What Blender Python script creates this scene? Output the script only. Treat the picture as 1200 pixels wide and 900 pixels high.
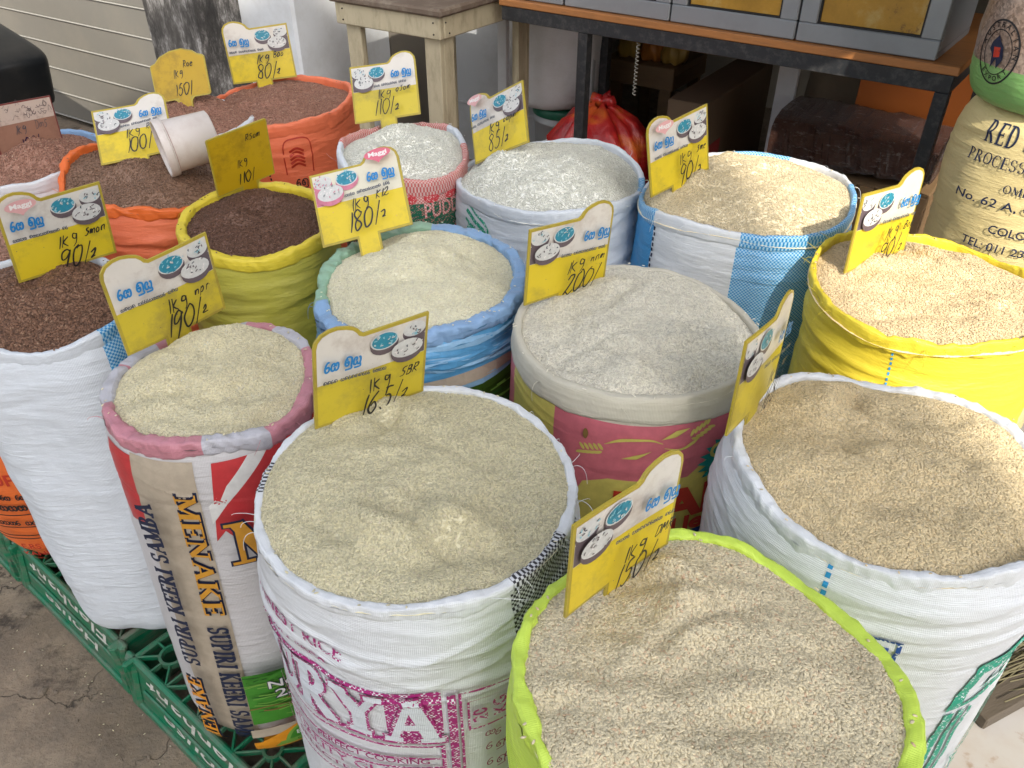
import bpy, math, random
import numpy as np
from mathutils import Vector, Matrix
from mathutils.geometry import tessellate_polygon

# ------------------------------------------------------------------ scene, camera, light
scene = bpy.context.scene
for _o in list(bpy.data.objects):
    bpy.data.objects.remove(_o)
COL = scene.collection
R_ = math.radians

cam_data = bpy.data.cameras.new("camera")
cam_data.sensor_width = 36.0
cam_data.lens = 28.5
cam_data.clip_start = 0.05
cam_data.clip_end = 500.0
cam = bpy.data.objects.new("camera", cam_data)
COL.objects.link(cam)
cam.location = (0, 0, 1.6)
cam.rotation_euler = (R_(90 - 36), 0, 0)
scene.camera = cam

SUN_TO = Vector((0.16, -1.0, 0.0)).normalized()
SUN_EL = R_(40)
world = bpy.data.worlds.new("World")
scene.world = world
world.use_nodes = True
_nt = world.node_tree
_nt.nodes.clear()
_bg = _nt.nodes.new("ShaderNodeBackground")
_sky = _nt.nodes.new("ShaderNodeTexSky")
_sky.sky_type = 'NISHITA'
_sky.sun_disc = False
_sky.sun_elevation = SUN_EL
_sky.sun_rotation = math.atan2(SUN_TO.x, SUN_TO.y)
_sky.dust_density = 3.0
_sky.air_density = 1.0
_sky.ozone_density = 0.6
_wo = _nt.nodes.new("ShaderNodeOutputWorld")
_bg.inputs[1].default_value = 0.15
_hs = _nt.nodes.new("ShaderNodeHueSaturation")
_hs.inputs["Saturation"].default_value = 0.42
_nt.links.new(_sky.outputs[0], _hs.inputs["Color"])
_nt.links.new(_hs.outputs[0], _bg.inputs[0])
_nt.links.new(_bg.outputs[0], _wo.inputs[0])

sun_d = bpy.data.lights.new("sun", 'SUN')
sun_d.energy = 2.7
sun_d.angle = R_(0.6)
sun_d.color = (1.0, 0.92, 0.80)
sun = bpy.data.objects.new("sun", sun_d)
COL.objects.link(sun)
_d = Vector((SUN_TO.x * math.cos(SUN_EL), SUN_TO.y * math.cos(SUN_EL), math.sin(SUN_EL)))
sun.rotation_euler = _d.to_track_quat('Z', 'Y').to_euler()

scene.view_settings.view_transform = 'Standard'
scene.view_settings.look = 'None'
scene.view_settings.gamma = 1.0
scene.view_settings.exposure = 1.0
scene.view_settings.use_curve_mapping = False
scene.cycles.max_bounces = 6
scene.cycles.diffuse_bounces = 4

# ------------------------------------------------------------------ small helpers
def rng(seed):
    return np.random.default_rng(seed)

def tag(o, label=None, cat=None, group=None, kind=None):
    if label: o["label"] = label
    if cat: o["category"] = cat
    if group: o["group"] = group
    if kind: o["kind"] = kind
    return o

def empty(name, loc=(0, 0, 0), rz=0.0, label=None, cat=None, group=None):
    o = bpy.data.objects.new(name, None)
    o.empty_display_size = 0.05
    COL.objects.link(o)
    o.location = loc
    o.rotation_euler = (0, 0, rz)
    return tag(o, label, cat, group)

def mesh_np(name, V, F, mats, midx=None, parent=None, uv=None, smooth=True):
    """V (n,3); F list of (k,) index tuples or list of arrays (m,k)."""
    V = np.asarray(V, dtype=np.float32).reshape(-1, 3)
    blocks = F if isinstance(F, list) and len(F) and isinstance(F[0], np.ndarray) and F[0].ndim == 2 else None
    me = bpy.data.meshes.new(name)
    if blocks is None:
        loops = [i for f in F for i in f]
        counts = np.array([len(f) for f in F], dtype=np.int32)
        loops = np.array(loops, dtype=np.int32)
    else:
        loops = np.concatenate([b.ravel() for b in blocks]).astype(np.int32)
        counts = np.concatenate([np.full(len(b), b.shape[1]) for b in blocks]).astype(np.int32)
    starts = np.concatenate([[0], np.cumsum(counts)[:-1]]).astype(np.int32)
    me.vertices.add(len(V)); me.vertices.foreach_set("co", V.ravel())
    me.loops.add(len(loops)); me.loops.foreach_set("vertex_index", loops)
    me.polygons.add(len(counts))
    me.polygons.foreach_set("loop_start", starts)
    me.polygons.foreach_set("loop_total", counts)
    for m in (mats if isinstance(mats, (list, tuple)) else [mats]):
        me.materials.append(m)
    if midx is not None:
        me.polygons.foreach_set("material_index", np.asarray(midx, dtype=np.int32))
    me.update(calc_edges=True)
    me.polygons.foreach_set("use_smooth", np.full(len(counts), smooth, dtype=bool))
    if uv is not None:
        ul = me.uv_layers.new(name="UVMap")
        ul.data.foreach_set("uv", np.asarray(uv, dtype=np.float32)[loops].ravel())
    me.update()
    o = bpy.data.objects.new(name, me)
    COL.objects.link(o)
    if parent is not None:
        o.parent = parent
    return o

class MB:
    """collects boxes, bars, tubes and lathes into one mesh"""
    def __init__(self):
        self.v = []; self.f = []; self.m = []; self.n = 0
    def add(self, V, F, m=0):
        V = np.asarray(V, float)
        self.v.append(V)
        for f in F:
            self.f.append(tuple(int(i) + self.n for i in f)); self.m.append(m)
        self.n += len(V)
    def box(self, lo, hi, m=0, bev=0.0, M=None):
        lo = np.array(lo, float); hi = np.array(hi, float)
        b = min(bev, 0.45 * float((hi - lo).min()))
        if b <= 0:
            V = np.array([[(lo, hi)[i][0], (lo, hi)[j][1], (lo, hi)[k][2]] for i in (0, 1) for j in (0, 1) for k in (0, 1)])
            F = [(0, 1, 3, 2), (4, 6, 7, 5), (0, 4, 5, 1), (2, 3, 7, 6), (0, 2, 6, 4), (1, 5, 7, 3)]
        else:
            V = []; idx = {}
            for i in (0, 1):
                for j in (0, 1):
                    for k in (0, 1):
                        c = np.array([(lo, hi)[i][0], (lo, hi)[j][1], (lo, hi)[k][2]])
                        sgn = np.array([1 - 2 * i, 1 - 2 * j, 1 - 2 * k])
                        for ax in range(3):
                            p = c.copy()
                            for a2 in range(3):
                                if a2 != ax: p[a2] += sgn[a2] * b
                            idx[(i, j, k, ax)] = len(V); V.append(p)
            F = []
            for ax in range(3):
                for sd in (0, 1):
                    o1, o2 = [a for a in range(3) if a != ax]
                    q = []
                    for (u, w) in ((0, 0), (1, 0), (1, 1), (0, 1)):
                        key = [0, 0, 0]; key[ax] = sd; key[o1] = u; key[o2] = w
                        q.append(idx[(key[0], key[1], key[2], ax)])
                    F.append(q)
            for ax in range(3):
                o1, o2 = [a for a in range(3) if a != ax]
                for u in (0, 1):
                    for w in (0, 1):
                        k0 = [0, 0, 0]; k0[o1] = u; k0[o2] = w
                        k1 = list(k0); k1[ax] = 1
                        F.append([idx[(*k0, o1)], idx[(*k1, o1)], idx[(*k1, o2)], idx[(*k0, o2)]])
            for i in (0, 1):
                for j in (0, 1):
                    for k in (0, 1):
                        F.append([idx[(i, j, k, 0)], idx[(i, j, k, 1)], idx[(i, j, k, 2)]])
            V = np.array(V)
            c = V.mean(0)
            FF = []
            for f in F:
                P = V[list(f)]
                nn = np.cross(P[1] - P[0], P[2] - P[0])
                FF.append(f if nn @ (P.mean(0) - c) > 0 else f[::-1])
            F = FF
        if M is not None:
            V = (np.c_[V, np.ones(len(V))] @ np.array(M).T)[:, :3]
        self.add(V, F, m)
    def tube(self, pts, r, n=8, m=0, cap=True):
        pts = np.asarray(pts, float); k = len(pts)
        r = np.broadcast_to(np.asarray(r, float), (k,))
        T = np.gradient(pts, axis=0); T /= np.linalg.norm(T, axis=1)[:, None] + 1e-12
        up = np.array([0, 0, 1.0]) if abs(T[0][2]) < 0.9 else np.array([1.0, 0, 0])
        V = []
        A = None
        for i in range(k):
            if A is None:
                A = np.cross(T[i], up)
            A = A - T[i] * (A @ T[i]); A /= np.linalg.norm(A)
            B = np.cross(T[i], A)
            a = np.linspace(0, 2 * np.pi, n, endpoint=False)
            V.append(pts[i] + r[i] * (np.cos(a)[:, None] * A + np.sin(a)[:, None] * B))
        V = np.concatenate(V)
        F = []
        for i in range(k - 1):
            for j in range(n):
                F.append((i * n + j, i * n + (j + 1) % n, (i + 1) * n + (j + 1) % n, (i + 1) * n + j))
        if cap:
            F.append(tuple(range(n - 1, -1, -1))); F.append(tuple(range((k - 1) * n, k * n)))
        self.add(V, F, m)
    def lathe(self, prof, n=32, m=0, c=(0, 0, 0), M=None, jit=None):
        prof = np.asarray(prof, float); k = len(prof)
        a = np.linspace(0, 2 * np.pi, n, endpoint=False)
        rr = prof[:, 0][:, None] * np.ones(n)
        zz = prof[:, 1][:, None] * np.ones(n)
        if jit is not None:
            rr, zz = jit(rr, zz, a[None, :] * np.ones((k, 1)))
        V = np.stack([rr * np.cos(a), rr * np.sin(a), zz], -1).reshape(-1, 3) + np.array(c)
        F = []
        for i in range(k - 1):
            for j in range(n):
                F.append((i * n + j, i * n + (j + 1) % n, (i + 1) * n + (j + 1) % n, (i + 1) * n + j))
        if M is not None:
            V = (np.c_[V, np.ones(len(V))] @ np.array(M).T)[:, :3]
        self.add(V, F, m)
    def build(self, name, mats, parent=None, smooth=False):
        return mesh_np(name, np.concatenate(self.v), self.f, mats, self.m, parent, smooth=smooth)

def grid_faces(nr, nc, off=0):
    i = np.arange(nr - 1)[:, None] * nc + np.arange(nc - 1)[None, :] + off
    return np.stack([i, i + 1, i + nc + 1, i + nc], -1).reshape(-1, 4)

# smooth value noise in numpy -------------------------------------------------
def vnoise(x, y, seed=0):
    x = np.asarray(x, float); y = np.asarray(y, float)
    xi = np.floor(x).astype(np.int64); yi = np.floor(y).astype(np.int64)
    fx = x - xi; fy = y - yi
    fx = fx * fx * (3 - 2 * fx); fy = fy * fy * (3 - 2 * fy)
    def h(a, b):
        n = (a * 374761393 + b * 668265263 + seed * 974634777) & 0x7fffffff
        n = ((n ^ (n >> 13)) * 1274126177) & 0x7fffffff
        n = (n ^ (n >> 16)) & 0xffff
        return n / 32767.5 - 1.0
    return (h(xi, yi) * (1 - fx) * (1 - fy) + h(xi + 1, yi) * fx * (1 - fy)
            + h(xi, yi + 1) * (1 - fx) * fy + h(xi + 1, yi + 1) * fx * fy)

def fbm(x, y, seed=0, o=4):
    s = 0; a = 1; t = 0
    for k in range(o):
        s = s + a * vnoise(x * 2 ** k, y * 2 ** k, seed + k); t += a; a *= 0.5
    return s / t

# ------------------------------------------------------------------ materials
class NB:
    def __init__(self, name):
        self.mat = bpy.data.materials.new(name)
        self.mat.use_nodes = True
        self.t = self.mat.node_tree
        self.t.nodes.clear()
        self.out = self.t.nodes.new("ShaderNodeOutputMaterial")
        self.p = self.t.nodes.new("ShaderNodeBsdfPrincipled")
        self.t.links.new(self.p.outputs[0], self.out.inputs[0])
    def n(self, typ, **kw):
        nd = self.t.nodes.new(typ)
        for k, v in kw.items():
            setattr(nd, k, v)
        return nd
    def l(self, a, b):
        self.t.links.new(a, b)
    def coord(self, which="Object"):
        return self.n("ShaderNodeTexCoord").outputs[which]
    def rcoord(self, which="Object"):
        c = self.coord(which)
        r = self.math('MULTIPLY', self.n("ShaderNodeObjectInfo").outputs["Random"], 37.0)
        v = self.n("ShaderNodeVectorMath", operation='ADD')
        self.l(c, v.inputs[0]); self.l(r, v.inputs[1])
        return v.outputs[0]
    def mapping(self, vec, scale):
        m = self.n("ShaderNodeMapping")
        m.inputs["Scale"].default_value = scale
        self.l(vec, m.inputs["Vector"])
        return m.outputs[0]
    def noise(self, vec, scale, detail=4, rough=0.6):
        nd = self.n("ShaderNodeTexNoise")
        nd.inputs["Scale"].default_value = scale
        nd.inputs["Detail"].default_value = detail
        nd.inputs["Roughness"].default_value = rough
        if vec is not None: self.l(vec, nd.inputs["Vector"])
        return nd.outputs["Fac"]
    def ramp(self, fac, stops, interp='LINEAR'):
        r = self.n("ShaderNodeValToRGB")
        r.color_ramp.interpolation = interp
        els = r.color_ramp.elements
        while len(els) < len(stops): els.new(0.5)
        for e, (p, c) in zip(els, stops):
            e.position = p
            e.color = (*c, 1) if len(c) == 3 else c
        self.l(fac, r.inputs[0])
        return r.outputs[0]
    def mix(self, fac, a, b, mode='MIX'):
        m = self.n("ShaderNodeMix", data_type='RGBA', blend_type=mode)
        for sock, val in ((m.inputs[0], fac), (m.inputs[6], a), (m.inputs[7], b)):
            if isinstance(val, (int, float)): sock.default_value = val
            elif isinstance(val, tuple): sock.default_value = (*val, 1)
            else: self.l(val, sock)
        return m.outputs[2]
    def math(self, op, a, b=0.0):
        m = self.n("ShaderNodeMath", operation=op)
        for sock, val in ((m.inputs[0], a), (m.inputs[1], b)):
            if isinstance(val, (int, float)): sock.default_value = val
            else: self.l(val, sock)
        return m.outputs[0]
    def bump(self, h, strength, dist, prev=None):
        b = self.n("ShaderNodeBump")
        b.inputs["Strength"].default_value = strength
        b.inputs["Distance"].default_value = dist
        self.l(h, b.inputs["Height"])
        if prev is not None: self.l(prev, b.inputs["Normal"])
        return b.outputs[0]
    def set(self, color=None, rough=None, normal=None, metal=None, spec=None, **kw):
        for sock, val in ((self.p.inputs["Base Color"], color), (self.p.inputs["Roughness"], rough),
                          (self.p.inputs["Normal"], normal), (self.p.inputs["Metallic"], metal),
                          (self.p.inputs["Specular IOR Level"], spec)):
            if val is None: continue
            if isinstance(val, (int, float)): sock.default_value = val
            elif isinstance(val, tuple): sock.default_value = (*val, 1)
            else: self.l(val, sock)
        for k, v in kw.items():
            self.p.inputs[k].default_value = v
        return self.mat

def scl(c, k): return tuple(min(1, x * k) for x in c)

def fabric(name, c1, c2=None, cell=0.0042, weave=0.0022, bumps=0.35, dirt=0.14, rough=0.42, dirtcol=(0.35, 0.30, 0.22), aspect=1.0, crinkle=1.0):
    """woven polypropylene; UV is in metres. c2 gives a two-colour chequered weave."""
    b = NB(name)
    uv = b.coord("UV"); ru = b.rcoord("UV")
    if c2 is not None:
        ck = b.n("ShaderNodeTexChecker")
        b.l(b.mapping(uv, (1, aspect, 1)), ck.inputs["Vector"])
        ck.inputs["Scale"].default_value = 1.0 / cell
        ck.inputs["Color1"].default_value = (*c1, 1); ck.inputs["Color2"].default_value = (*c2, 1)
        col = ck.outputs["Color"]
    else:
        col = b.mix(0.0, c1, c1)
    n1 = b.noise(ru, 9, 6, 0.7)
    f1 = b.math('MULTIPLY', b.ramp(n1, [(0.45, (0, 0, 0)), (0.75, (1, 1, 1))]), dirt)
    col = b.mix(f1, col, dirtcol)
    n2 = b.noise(b.mapping(ru, (30, 420, 1)), 1.0, 2)
    n3 = b.noise(b.mapping(ru, (380, 12, 1)), 1.0, 2)
    col = b.mix(0.4, col, b.mix(n2, (0.76, 0.76, 0.76), (1.0, 1.0, 1.0)), 'MULTIPLY')
    col = b.mix(0.3, col, b.mix(n3, (0.78, 0.78, 0.78), (1.0, 1.0, 1.0)), 'MULTIPLY')
    w1 = b.n("ShaderNodeTexWave", wave_type='BANDS', bands_direction='X')
    w2 = b.n("ShaderNodeTexWave", wave_type='BANDS', bands_direction='Y')
    for w in (w1, w2):
        b.l(uv, w.inputs["Vector"]); w.inputs["Scale"].default_value = 1.0 / weave / 3.1416 * 1.0
        w.inputs["Distortion"].default_value = 0.3
    h = b.math('ADD', w1.outputs["Fac"], w2.outputs["Fac"])
    nb = b.noise(b.mapping(ru, (14, 60, 1)), 1.0, 5, 0.6)
    nrm = b.bump(nb, 0.5, 0.006)
    # sharp crinkles: ridges of a noise stretched round the sack
    def ridge(sc, w):
        q = b.math('ABSOLUTE', b.math('SUBTRACT', b.noise(b.mapping(ru, sc), 1.0, 2, .5), 0.5))
        return b.ramp(q, [(0.0, (1, 1, 1)), (w, (0.15, 0.15, 0.15)), (1.0, (0, 0, 0))])
    rr = b.math('ADD', ridge((4, 34, 1), .05), b.math('MULTIPLY', ridge((16, 60, 1), .07), .6))
    nrm = b.bump(b.math('MULTIPLY', rr, b.ramp(b.noise(ru, 7, 3), [(.38, (.1,) * 3), (.68, (1,) * 3)])), 0.32 * crinkle, 0.003, nrm)
    nrm = b.bump(h, bumps, 0.0006, nrm)
    return b.set(col, rough, nrm, spec=0.45)

def ink(name, c, base=None, cover=0.7, cell=0.0028, rough=0.5):
    """ink that misses some of the tapes of the weave"""
    b = NB(name)
    uv = b.coord("UV")
    if base is None:
        n = b.noise(uv, 60, 4)
        col = b.mix(b.ramp(n, [(0.3, (0, 0, 0)), (0.8, (1, 1, 1))]), c, scl(c, 0.78))
    else:
        ck = b.n("ShaderNodeTexChecker")
        b.l(uv, ck.inputs["Vector"]); ck.inputs["Scale"].default_value = 1 / cell
        n = b.noise(uv, 160, 3)
        f = b.math('MULTIPLY', b.math('GREATER_THAN', n, cover - 0.12), ck.outputs["Fac"])
        col = b.mix(f, c, base)
    w = b.n("ShaderNodeTexWave", wave_type='BANDS', bands_direction='Y')
    b.l(uv, w.inputs["Vector"]); w.inputs["Scale"].default_value = 140
    return b.set(col, rough, b.bump(w.outputs["Fac"], 0.2, 0.0005), spec=0.4)

def plain(name, c, rough=0.5, var=0.12, nscale=6.0, bump=0.0, bscale=40, metal=0.0, spec=0.5, dirt=None, dirtamt=0.4, dscale=4.0, stretch=(1, 1, 1)):
    b = NB(name)
    co = b.mapping(b.coord("Object"), stretch)
    n = b.noise(co, nscale, 5)
    col = b.mix(n, scl(c, 1 - var), scl(c, 1 + var))
    if dirt is not None:
        d = b.ramp(b.noise(co, dscale, 6, 0.7), [(0.48, (0, 0, 0)), (0.68, (1, 1, 1))])
        col = b.mix(b.math('MULTIPLY', d, dirtamt), col, dirt)
    nrm = None
    if bump > 0:
        nrm = b.bump(b.noise(co, bscale, 5), bump, 0.004)
    return b.set(col, rough, nrm, metal, spec)

def rice_mat(name, stops, rough=0.52, trans=0.38):
    b = NB(name)
    g = b.n("ShaderNodeNewGeometry")
    col = b.ramp(g.outputs["Random Per Island"], stops)
    n = b.noise(b.coord("Object"), 14, 4)
    col = b.mix(b.ramp(n, [(0.35, (0.0,) * 3), (0.75, (0.3,) * 3)]), col, scl(stops[1][1], 0.86))
    m = b.set(col, rough, spec=0.32)
    tr = b.n("ShaderNodeBsdfTranslucent"); b.l(col, tr.inputs["Color"])
    ms = b.n("ShaderNodeMixShader"); ms.inputs[0].default_value = trans
    b.l(b.p.outputs[0], ms.inputs[1]); b.l(tr.outputs[0], ms.inputs[2]); b.l(ms.outputs[0], b.out.inputs[0])
    return m

def rice_bed(name, c):
    b = NB(name)
    co = b.coord("Object")
    v = b.n("ShaderNodeTexVoronoi"); v.inputs["Scale"].default_value = 260
    b.l(co, v.inputs["Vector"])
    col = b.mix(v.outputs["Distance"], scl(c, 1.0), scl(c, 0.86))
    return b.set(col, 0.6, b.bump(v.outputs["Distance"], 0.6, 0.002))

# ------------------------------------------------------------------ 2-D print toolkit
def tess(poly):
    poly = [Vector((float(p[0]), float(p[1]), 0)) for p in poly]
    t = tessellate_polygon([poly])
    P = np.array([[p.x, p.y] for p in poly])
    return P[np.array(t)] if len(t) else np.zeros((0, 3, 2))

def subdiv(T, L):
    for _ in range(14):
        e = np.stack([np.linalg.norm(T[:, (k + 1) % 3] - T[:, k], axis=1) for k in range(3)], 1)
        k = e.argmax(1); m = e.max(1) > L
        if not m.any(): break
        keep = T[~m]; S = T[m]; k = k[m]; r = np.arange(len(S))
        a = S[r, k]; b_ = S[r, (k + 1) % 3]; c = S[r, (k + 2) % 3]; mid = (a + b_) / 2
        T = np.concatenate([keep, np.stack([a, mid, c], 1), np.stack([mid, b_, c], 1)])
    return T

_text_cache = {}
def text_tris(s, bold=0.0, shear=0.0):
    """triangles of a line of text, cap height about 0.69, starting at x=0; returns (tris, width)"""
    key = (s, bold, shear)
    if key not in _text_cache:
        cu = bpy.data.curves.new("tmp", 'FONT')
        cu.body = s; cu.size = 1.0; cu.resolution_u = 3; cu.offset = bold; cu.shear = shear
        ob = bpy.data.objects.new("tmp", cu)
        COL.objects.link(ob)
        bpy.context.view_layer.update()
        dg = bpy.context.evaluated_depsgraph_get()
        me = ob.evaluated_get(dg).to_mesh()
        me.calc_loop_triangles()
        V = np.array([v.co[:2] for v in me.vertices]).reshape(-1, 2)
        I = np.array([t.vertices[:] for t in me.loop_triangles], int).reshape(-1, 3)
        T = V[I]
        w = float(V[:, 0].max()) if len(V) else 0
        ob.evaluated_get(dg).to_mesh_clear()
        bpy.data.objects.remove(ob); bpy.data.curves.remove(cu)
        if len(T):
            a = np.cross(T[:, 1] - T[:, 0], T[:, 2] - T[:, 0])
            T[a < 0] = T[a < 0][:, ::-1]
        _text_cache[key] = (T, w)
    return _text_cache[key]

class Print:
    """collects flat marks in a surface's own (s, t) coordinates, mapped on to the surface"""
    def __init__(self, mapper, L=0.0065, base=0.0011, step=0.00006, seg=0.000006):
        self.map = mapper; self.L = L; self.off = base; self.step = step; self.seg = seg
        self.V = []; self.UV = []; self.M = []
    def tris(self, T, mat, sub=True):
        if len(T) == 0: return
        T = np.array(T, float)
        a = (T[:, 1, 0] - T[:, 0, 0]) * (T[:, 2, 1] - T[:, 0, 1]) - (T[:, 1, 1] - T[:, 0, 1]) * (T[:, 2, 0] - T[:, 0, 0])
        T[a < 0] = T[a < 0][:, ::-1]
        if sub and self.L: T = subdiv(T, self.L)
        P = T.reshape(-1, 2)
        self.V.append(self.map(P[:, 0], P[:, 1], np.full(len(P), self.off))); self.UV.append(P)
        self.M.append(np.full(len(T), mat)); self.off += self.step
    def poly(self, pts, mat): self.tris(tess(pts), mat)
    def rect(self, x0, y0, x1, y1, mat): self.poly([(x0, y0), (x1, y0), (x1, y1), (x0, y1)], mat)
    def frame(self, x0, y0, x1, y1, w, mat):
        self.rect(x0, y0, x1, y0 + w, mat); self.rect(x0, y1 - w, x1, y1, mat)
        self.rect(x0, y0 + w, x0 + w, y1 - w, mat); self.rect(x1 - w, y0 + w, x1, y1 - w, mat)
    def ellipse(self, cx, cy, rx, ry, mat, n=24, rot=0):
        a = np.linspace(0, 2 * np.pi, n, endpoint=False)
        x = rx * np.cos(a); y = ry * np.sin(a)
        self.poly(np.stack([cx + x * math.cos(rot) - y * math.sin(rot), cy + x * math.sin(rot) + y * math.cos(rot)], 1), mat)
    def ribbon(self, pts, w, mat, smooth=True, closed=False):
        p = np.asarray(pts, float)
        if smooth and len(p) > 2:
            q = np.concatenate([[2 * p[0] - p[1]], p, [2 * p[-1] - p[-2]]])
            out = []
            for i in range(1, len(q) - 2):
                t = np.linspace(0, 1, 6, endpoint=False)[:, None]
                a, b_, c, d = q[i - 1], q[i], q[i + 1], q[i + 2]
                out.append(0.5 * (2 * b_ + (c - a) * t + (2 * a - 5 * b_ + 4 * c - d) * t ** 2 + (3 * b_ - a - 3 * c + d) * t ** 3))
            p = np.concatenate(out + [p[-1:]])
        t = np.gradient(p, axis=0); t /= np.linalg.norm(t, axis=1)[:, None] + 1e-12
        nn = np.stack([-t[:, 1], t[:, 0]], 1)
        w = np.broadcast_to(np.asarray(w, float), (len(p),)) if np.ndim(w) == 0 else np.interp(np.linspace(0, 1, len(p)), np.linspace(0, 1, len(w)), w)
        a = p + nn * w[:, None] / 2; b_ = p - nn * w[:, None] / 2
        T = np.concatenate([np.stack([a[:-1], b_[:-1], b_[1:]], 1), np.stack([a[:-1], b_[1:], a[1:]], 1)])
        n = len(p) - 1
        oo = np.concatenate([np.arange(n), np.arange(n)]) * self.seg
        ar = (T[:, 1, 0] - T[:, 0, 0]) * (T[:, 2, 1] - T[:, 0, 1]) - (T[:, 1, 1] - T[:, 0, 1]) * (T[:, 2, 0] - T[:, 0, 0])
        T[ar < 0] = T[ar < 0][:, ::-1]
        P = T.reshape(-1, 2)
        self.V.append(self.map(P[:, 0], P[:, 1], self.off + np.repeat(oo, 3))); self.UV.append(P)
        self.M.append(np.full(len(T), mat)); self.off += self.step + self.seg * n
    def text(self, s, x, y, h, mat, bold=0.01, shear=0.0, align='l', xs=1.0, rot=0.0, fit=None):
        """cap height h; (x, y) the baseline start (or centre / end)"""
        T, w = text_tris(s, bold, shear)
        if len(T) == 0: return
        k = h / 0.69
        T = T * np.array([k * xs, k]); w *= k * xs
        if fit: T = T * np.array([fit / w, 1]); w = fit
        T = T - np.array([{'l': 0, 'c': w / 2, 'r': w}[align], 0])
        c, s_ = math.cos(rot), math.sin(rot)
        T = T @ np.array([[c, s_], [-s_, c]]) + np.array([x, y])
        self.tris(T, mat)
    def data(self):
        if not self.V: return None
        return np.concatenate(self.V), np.concatenate(self.UV), np.concatenate(self.M)

# a bold serif alphabet drawn with strokes: (l)ine, (a)rc, (s)erif
TH, TN = 0.20, 0.085
def _L(x0, y0, x1, y1, w=TH): return ('l', x0, y0, x1, y1, w)
def _S(x, y, h=0.17): return ('l', x - h, y, x + h, y, 0.07)
def _A(cx, cy, rx, ry, a0, a1, w=TH): return ('a', cx, cy, rx, ry, a0, a1, w)
SERIF = {
 'M': (1.0, [_L(.16,.03,.16,.97,TN), _L(.84,.03,.84,.97), _L(.16,.97,.5,.1,TH), _L(.5,.1,.84,.97,TN), _S(.16,.035), _S(.84,.035), _S(.1,.965,.13), _S(.88,.965,.13)]),
 'E': (.72, [_L(.2,.03,.2,.97), _L(.2,.96,.66,.96,TN), _L(.2,.5,.52,.5,TN), _L(.2,.04,.66,.04,TN), _L(.64,.78,.64,.98,TN), _L(.64,.02,.64,.24,TN), _L(.52,.38,.52,.62,TN), _S(.2,.035,.18), _S(.2,.965,.18)]),
 'N': (.9, [_L(.16,.03,.16,.97,TN), _L(.74,.03,.74,.97,TN), _L(.16,.95,.74,.05,TH), _S(.16,.035), _S(.74,.965), _S(.1,.965,.13)]),
 'A': (.9, [_L(.14,.03,.45,.97,TN), _L(.45,.97,.76,.03,TH), _L(.26,.34,.66,.34,TN), _S(.14,.035,.13), _S(.76,.035)]),
 'K': (.88, [_L(.2,.03,.2,.97), _L(.2,.42,.7,.95,TN), _L(.36,.56,.74,.04,TH), _S(.2,.035), _S(.2,.965), _S(.7,.965,.13), _S(.74,.035,.15)]),
 'S': (.68, [_A(.34,.73,.22,.23,20,270,.15), _A(.34,.27,.22,.23,200,450,.15), _L(.55,.72,.55,.97,TN), _L(.12,.03,.12,.28,TN)]),
 'U': (.86, [_L(.2,.3,.2,.97), _L(.7,.3,.7,.97,TN), _A(.45,.3,.25,.26,180,360,.14), _S(.2,.965), _S(.7,.965,.13)]),
 'P': (.74, [_L(.2,.03,.2,.97), _A(.3,.72,.28,.24,-90,90,.17), _L(.2,.96,.32,.96,TN), _L(.2,.48,.32,.48,TN), _S(.2,.035), _S(.12,.965,.12)]),
 'I': (.42, [_L(.21,.03,.21,.97), _S(.21,.035), _S(.21,.965)]),
 'R': (.86, [_L(.2,.03,.2,.97), _A(.3,.73,.27,.23,-90,90,.17), _L(.2,.96,.32,.96,TN), _L(.2,.5,.32,.5,TN), _L(.38,.5,.72,.04,TH), _S(.2,.035), _S(.12,.965,.12), _S(.74,.035,.1)]),
 'B': (.76, [_L(.2,.03,.2,.97), _A(.3,.74,.24,.22,-90,90,.16), _A(.3,.27,.3,.24,-90,90,.18), _L(.2,.96,.32,.96,TN), _L(.2,.51,.32,.51,TN), _L(.2,.04,.32,.04,TN), _S(.12,.035,.12), _S(.12,.965,.12)]),
 'D': (.84, [_L(.2,.03,.2,.97), _A(.28,.5,.44,.46,-90,90,.18), _L(.2,.96,.3,.96,TN), _L(.2,.04,.3,.04,TN), _S(.12,.035,.12), _S(.12,.965,.12)]),
 'L': (.7, [_L(.2,.03,.2,.97), _L(.2,.04,.62,.04,TN), _L(.62,.02,.62,.26,TN), _S(.2,.965)]),
 'T': (.76, [_L(.38,.03,.38,.97), _L(.06,.96,.7,.96,TN), _L(.07,.74,.07,.97,TN), _L(.69,.74,.69,.97,TN), _S(.38,.035)]),
 'O': (.86, [_A(.43,.5,.34,.46,0,360,.19)]),
 'C': (.78, [_A(.43,.5,.33,.46,45,315,.19), _L(.68,.7,.68,.97,TN)]),
 'G': (.86, [_A(.43,.5,.33,.46,45,315,.19), _L(.68,.7,.68,.97,TN), _L(.7,.06,.7,.42,.15), _S(.68,.42,.15)]),
 'Y': (.84, [_L(.42,.03,.42,.5), _L(.12,.96,.42,.45,TH), _L(.42,.45,.72,.96,TN), _S(.42,.035), _S(.12,.965,.14), _S(.72,.965,.12)]),
 ' ': (.36, []),
}
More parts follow.
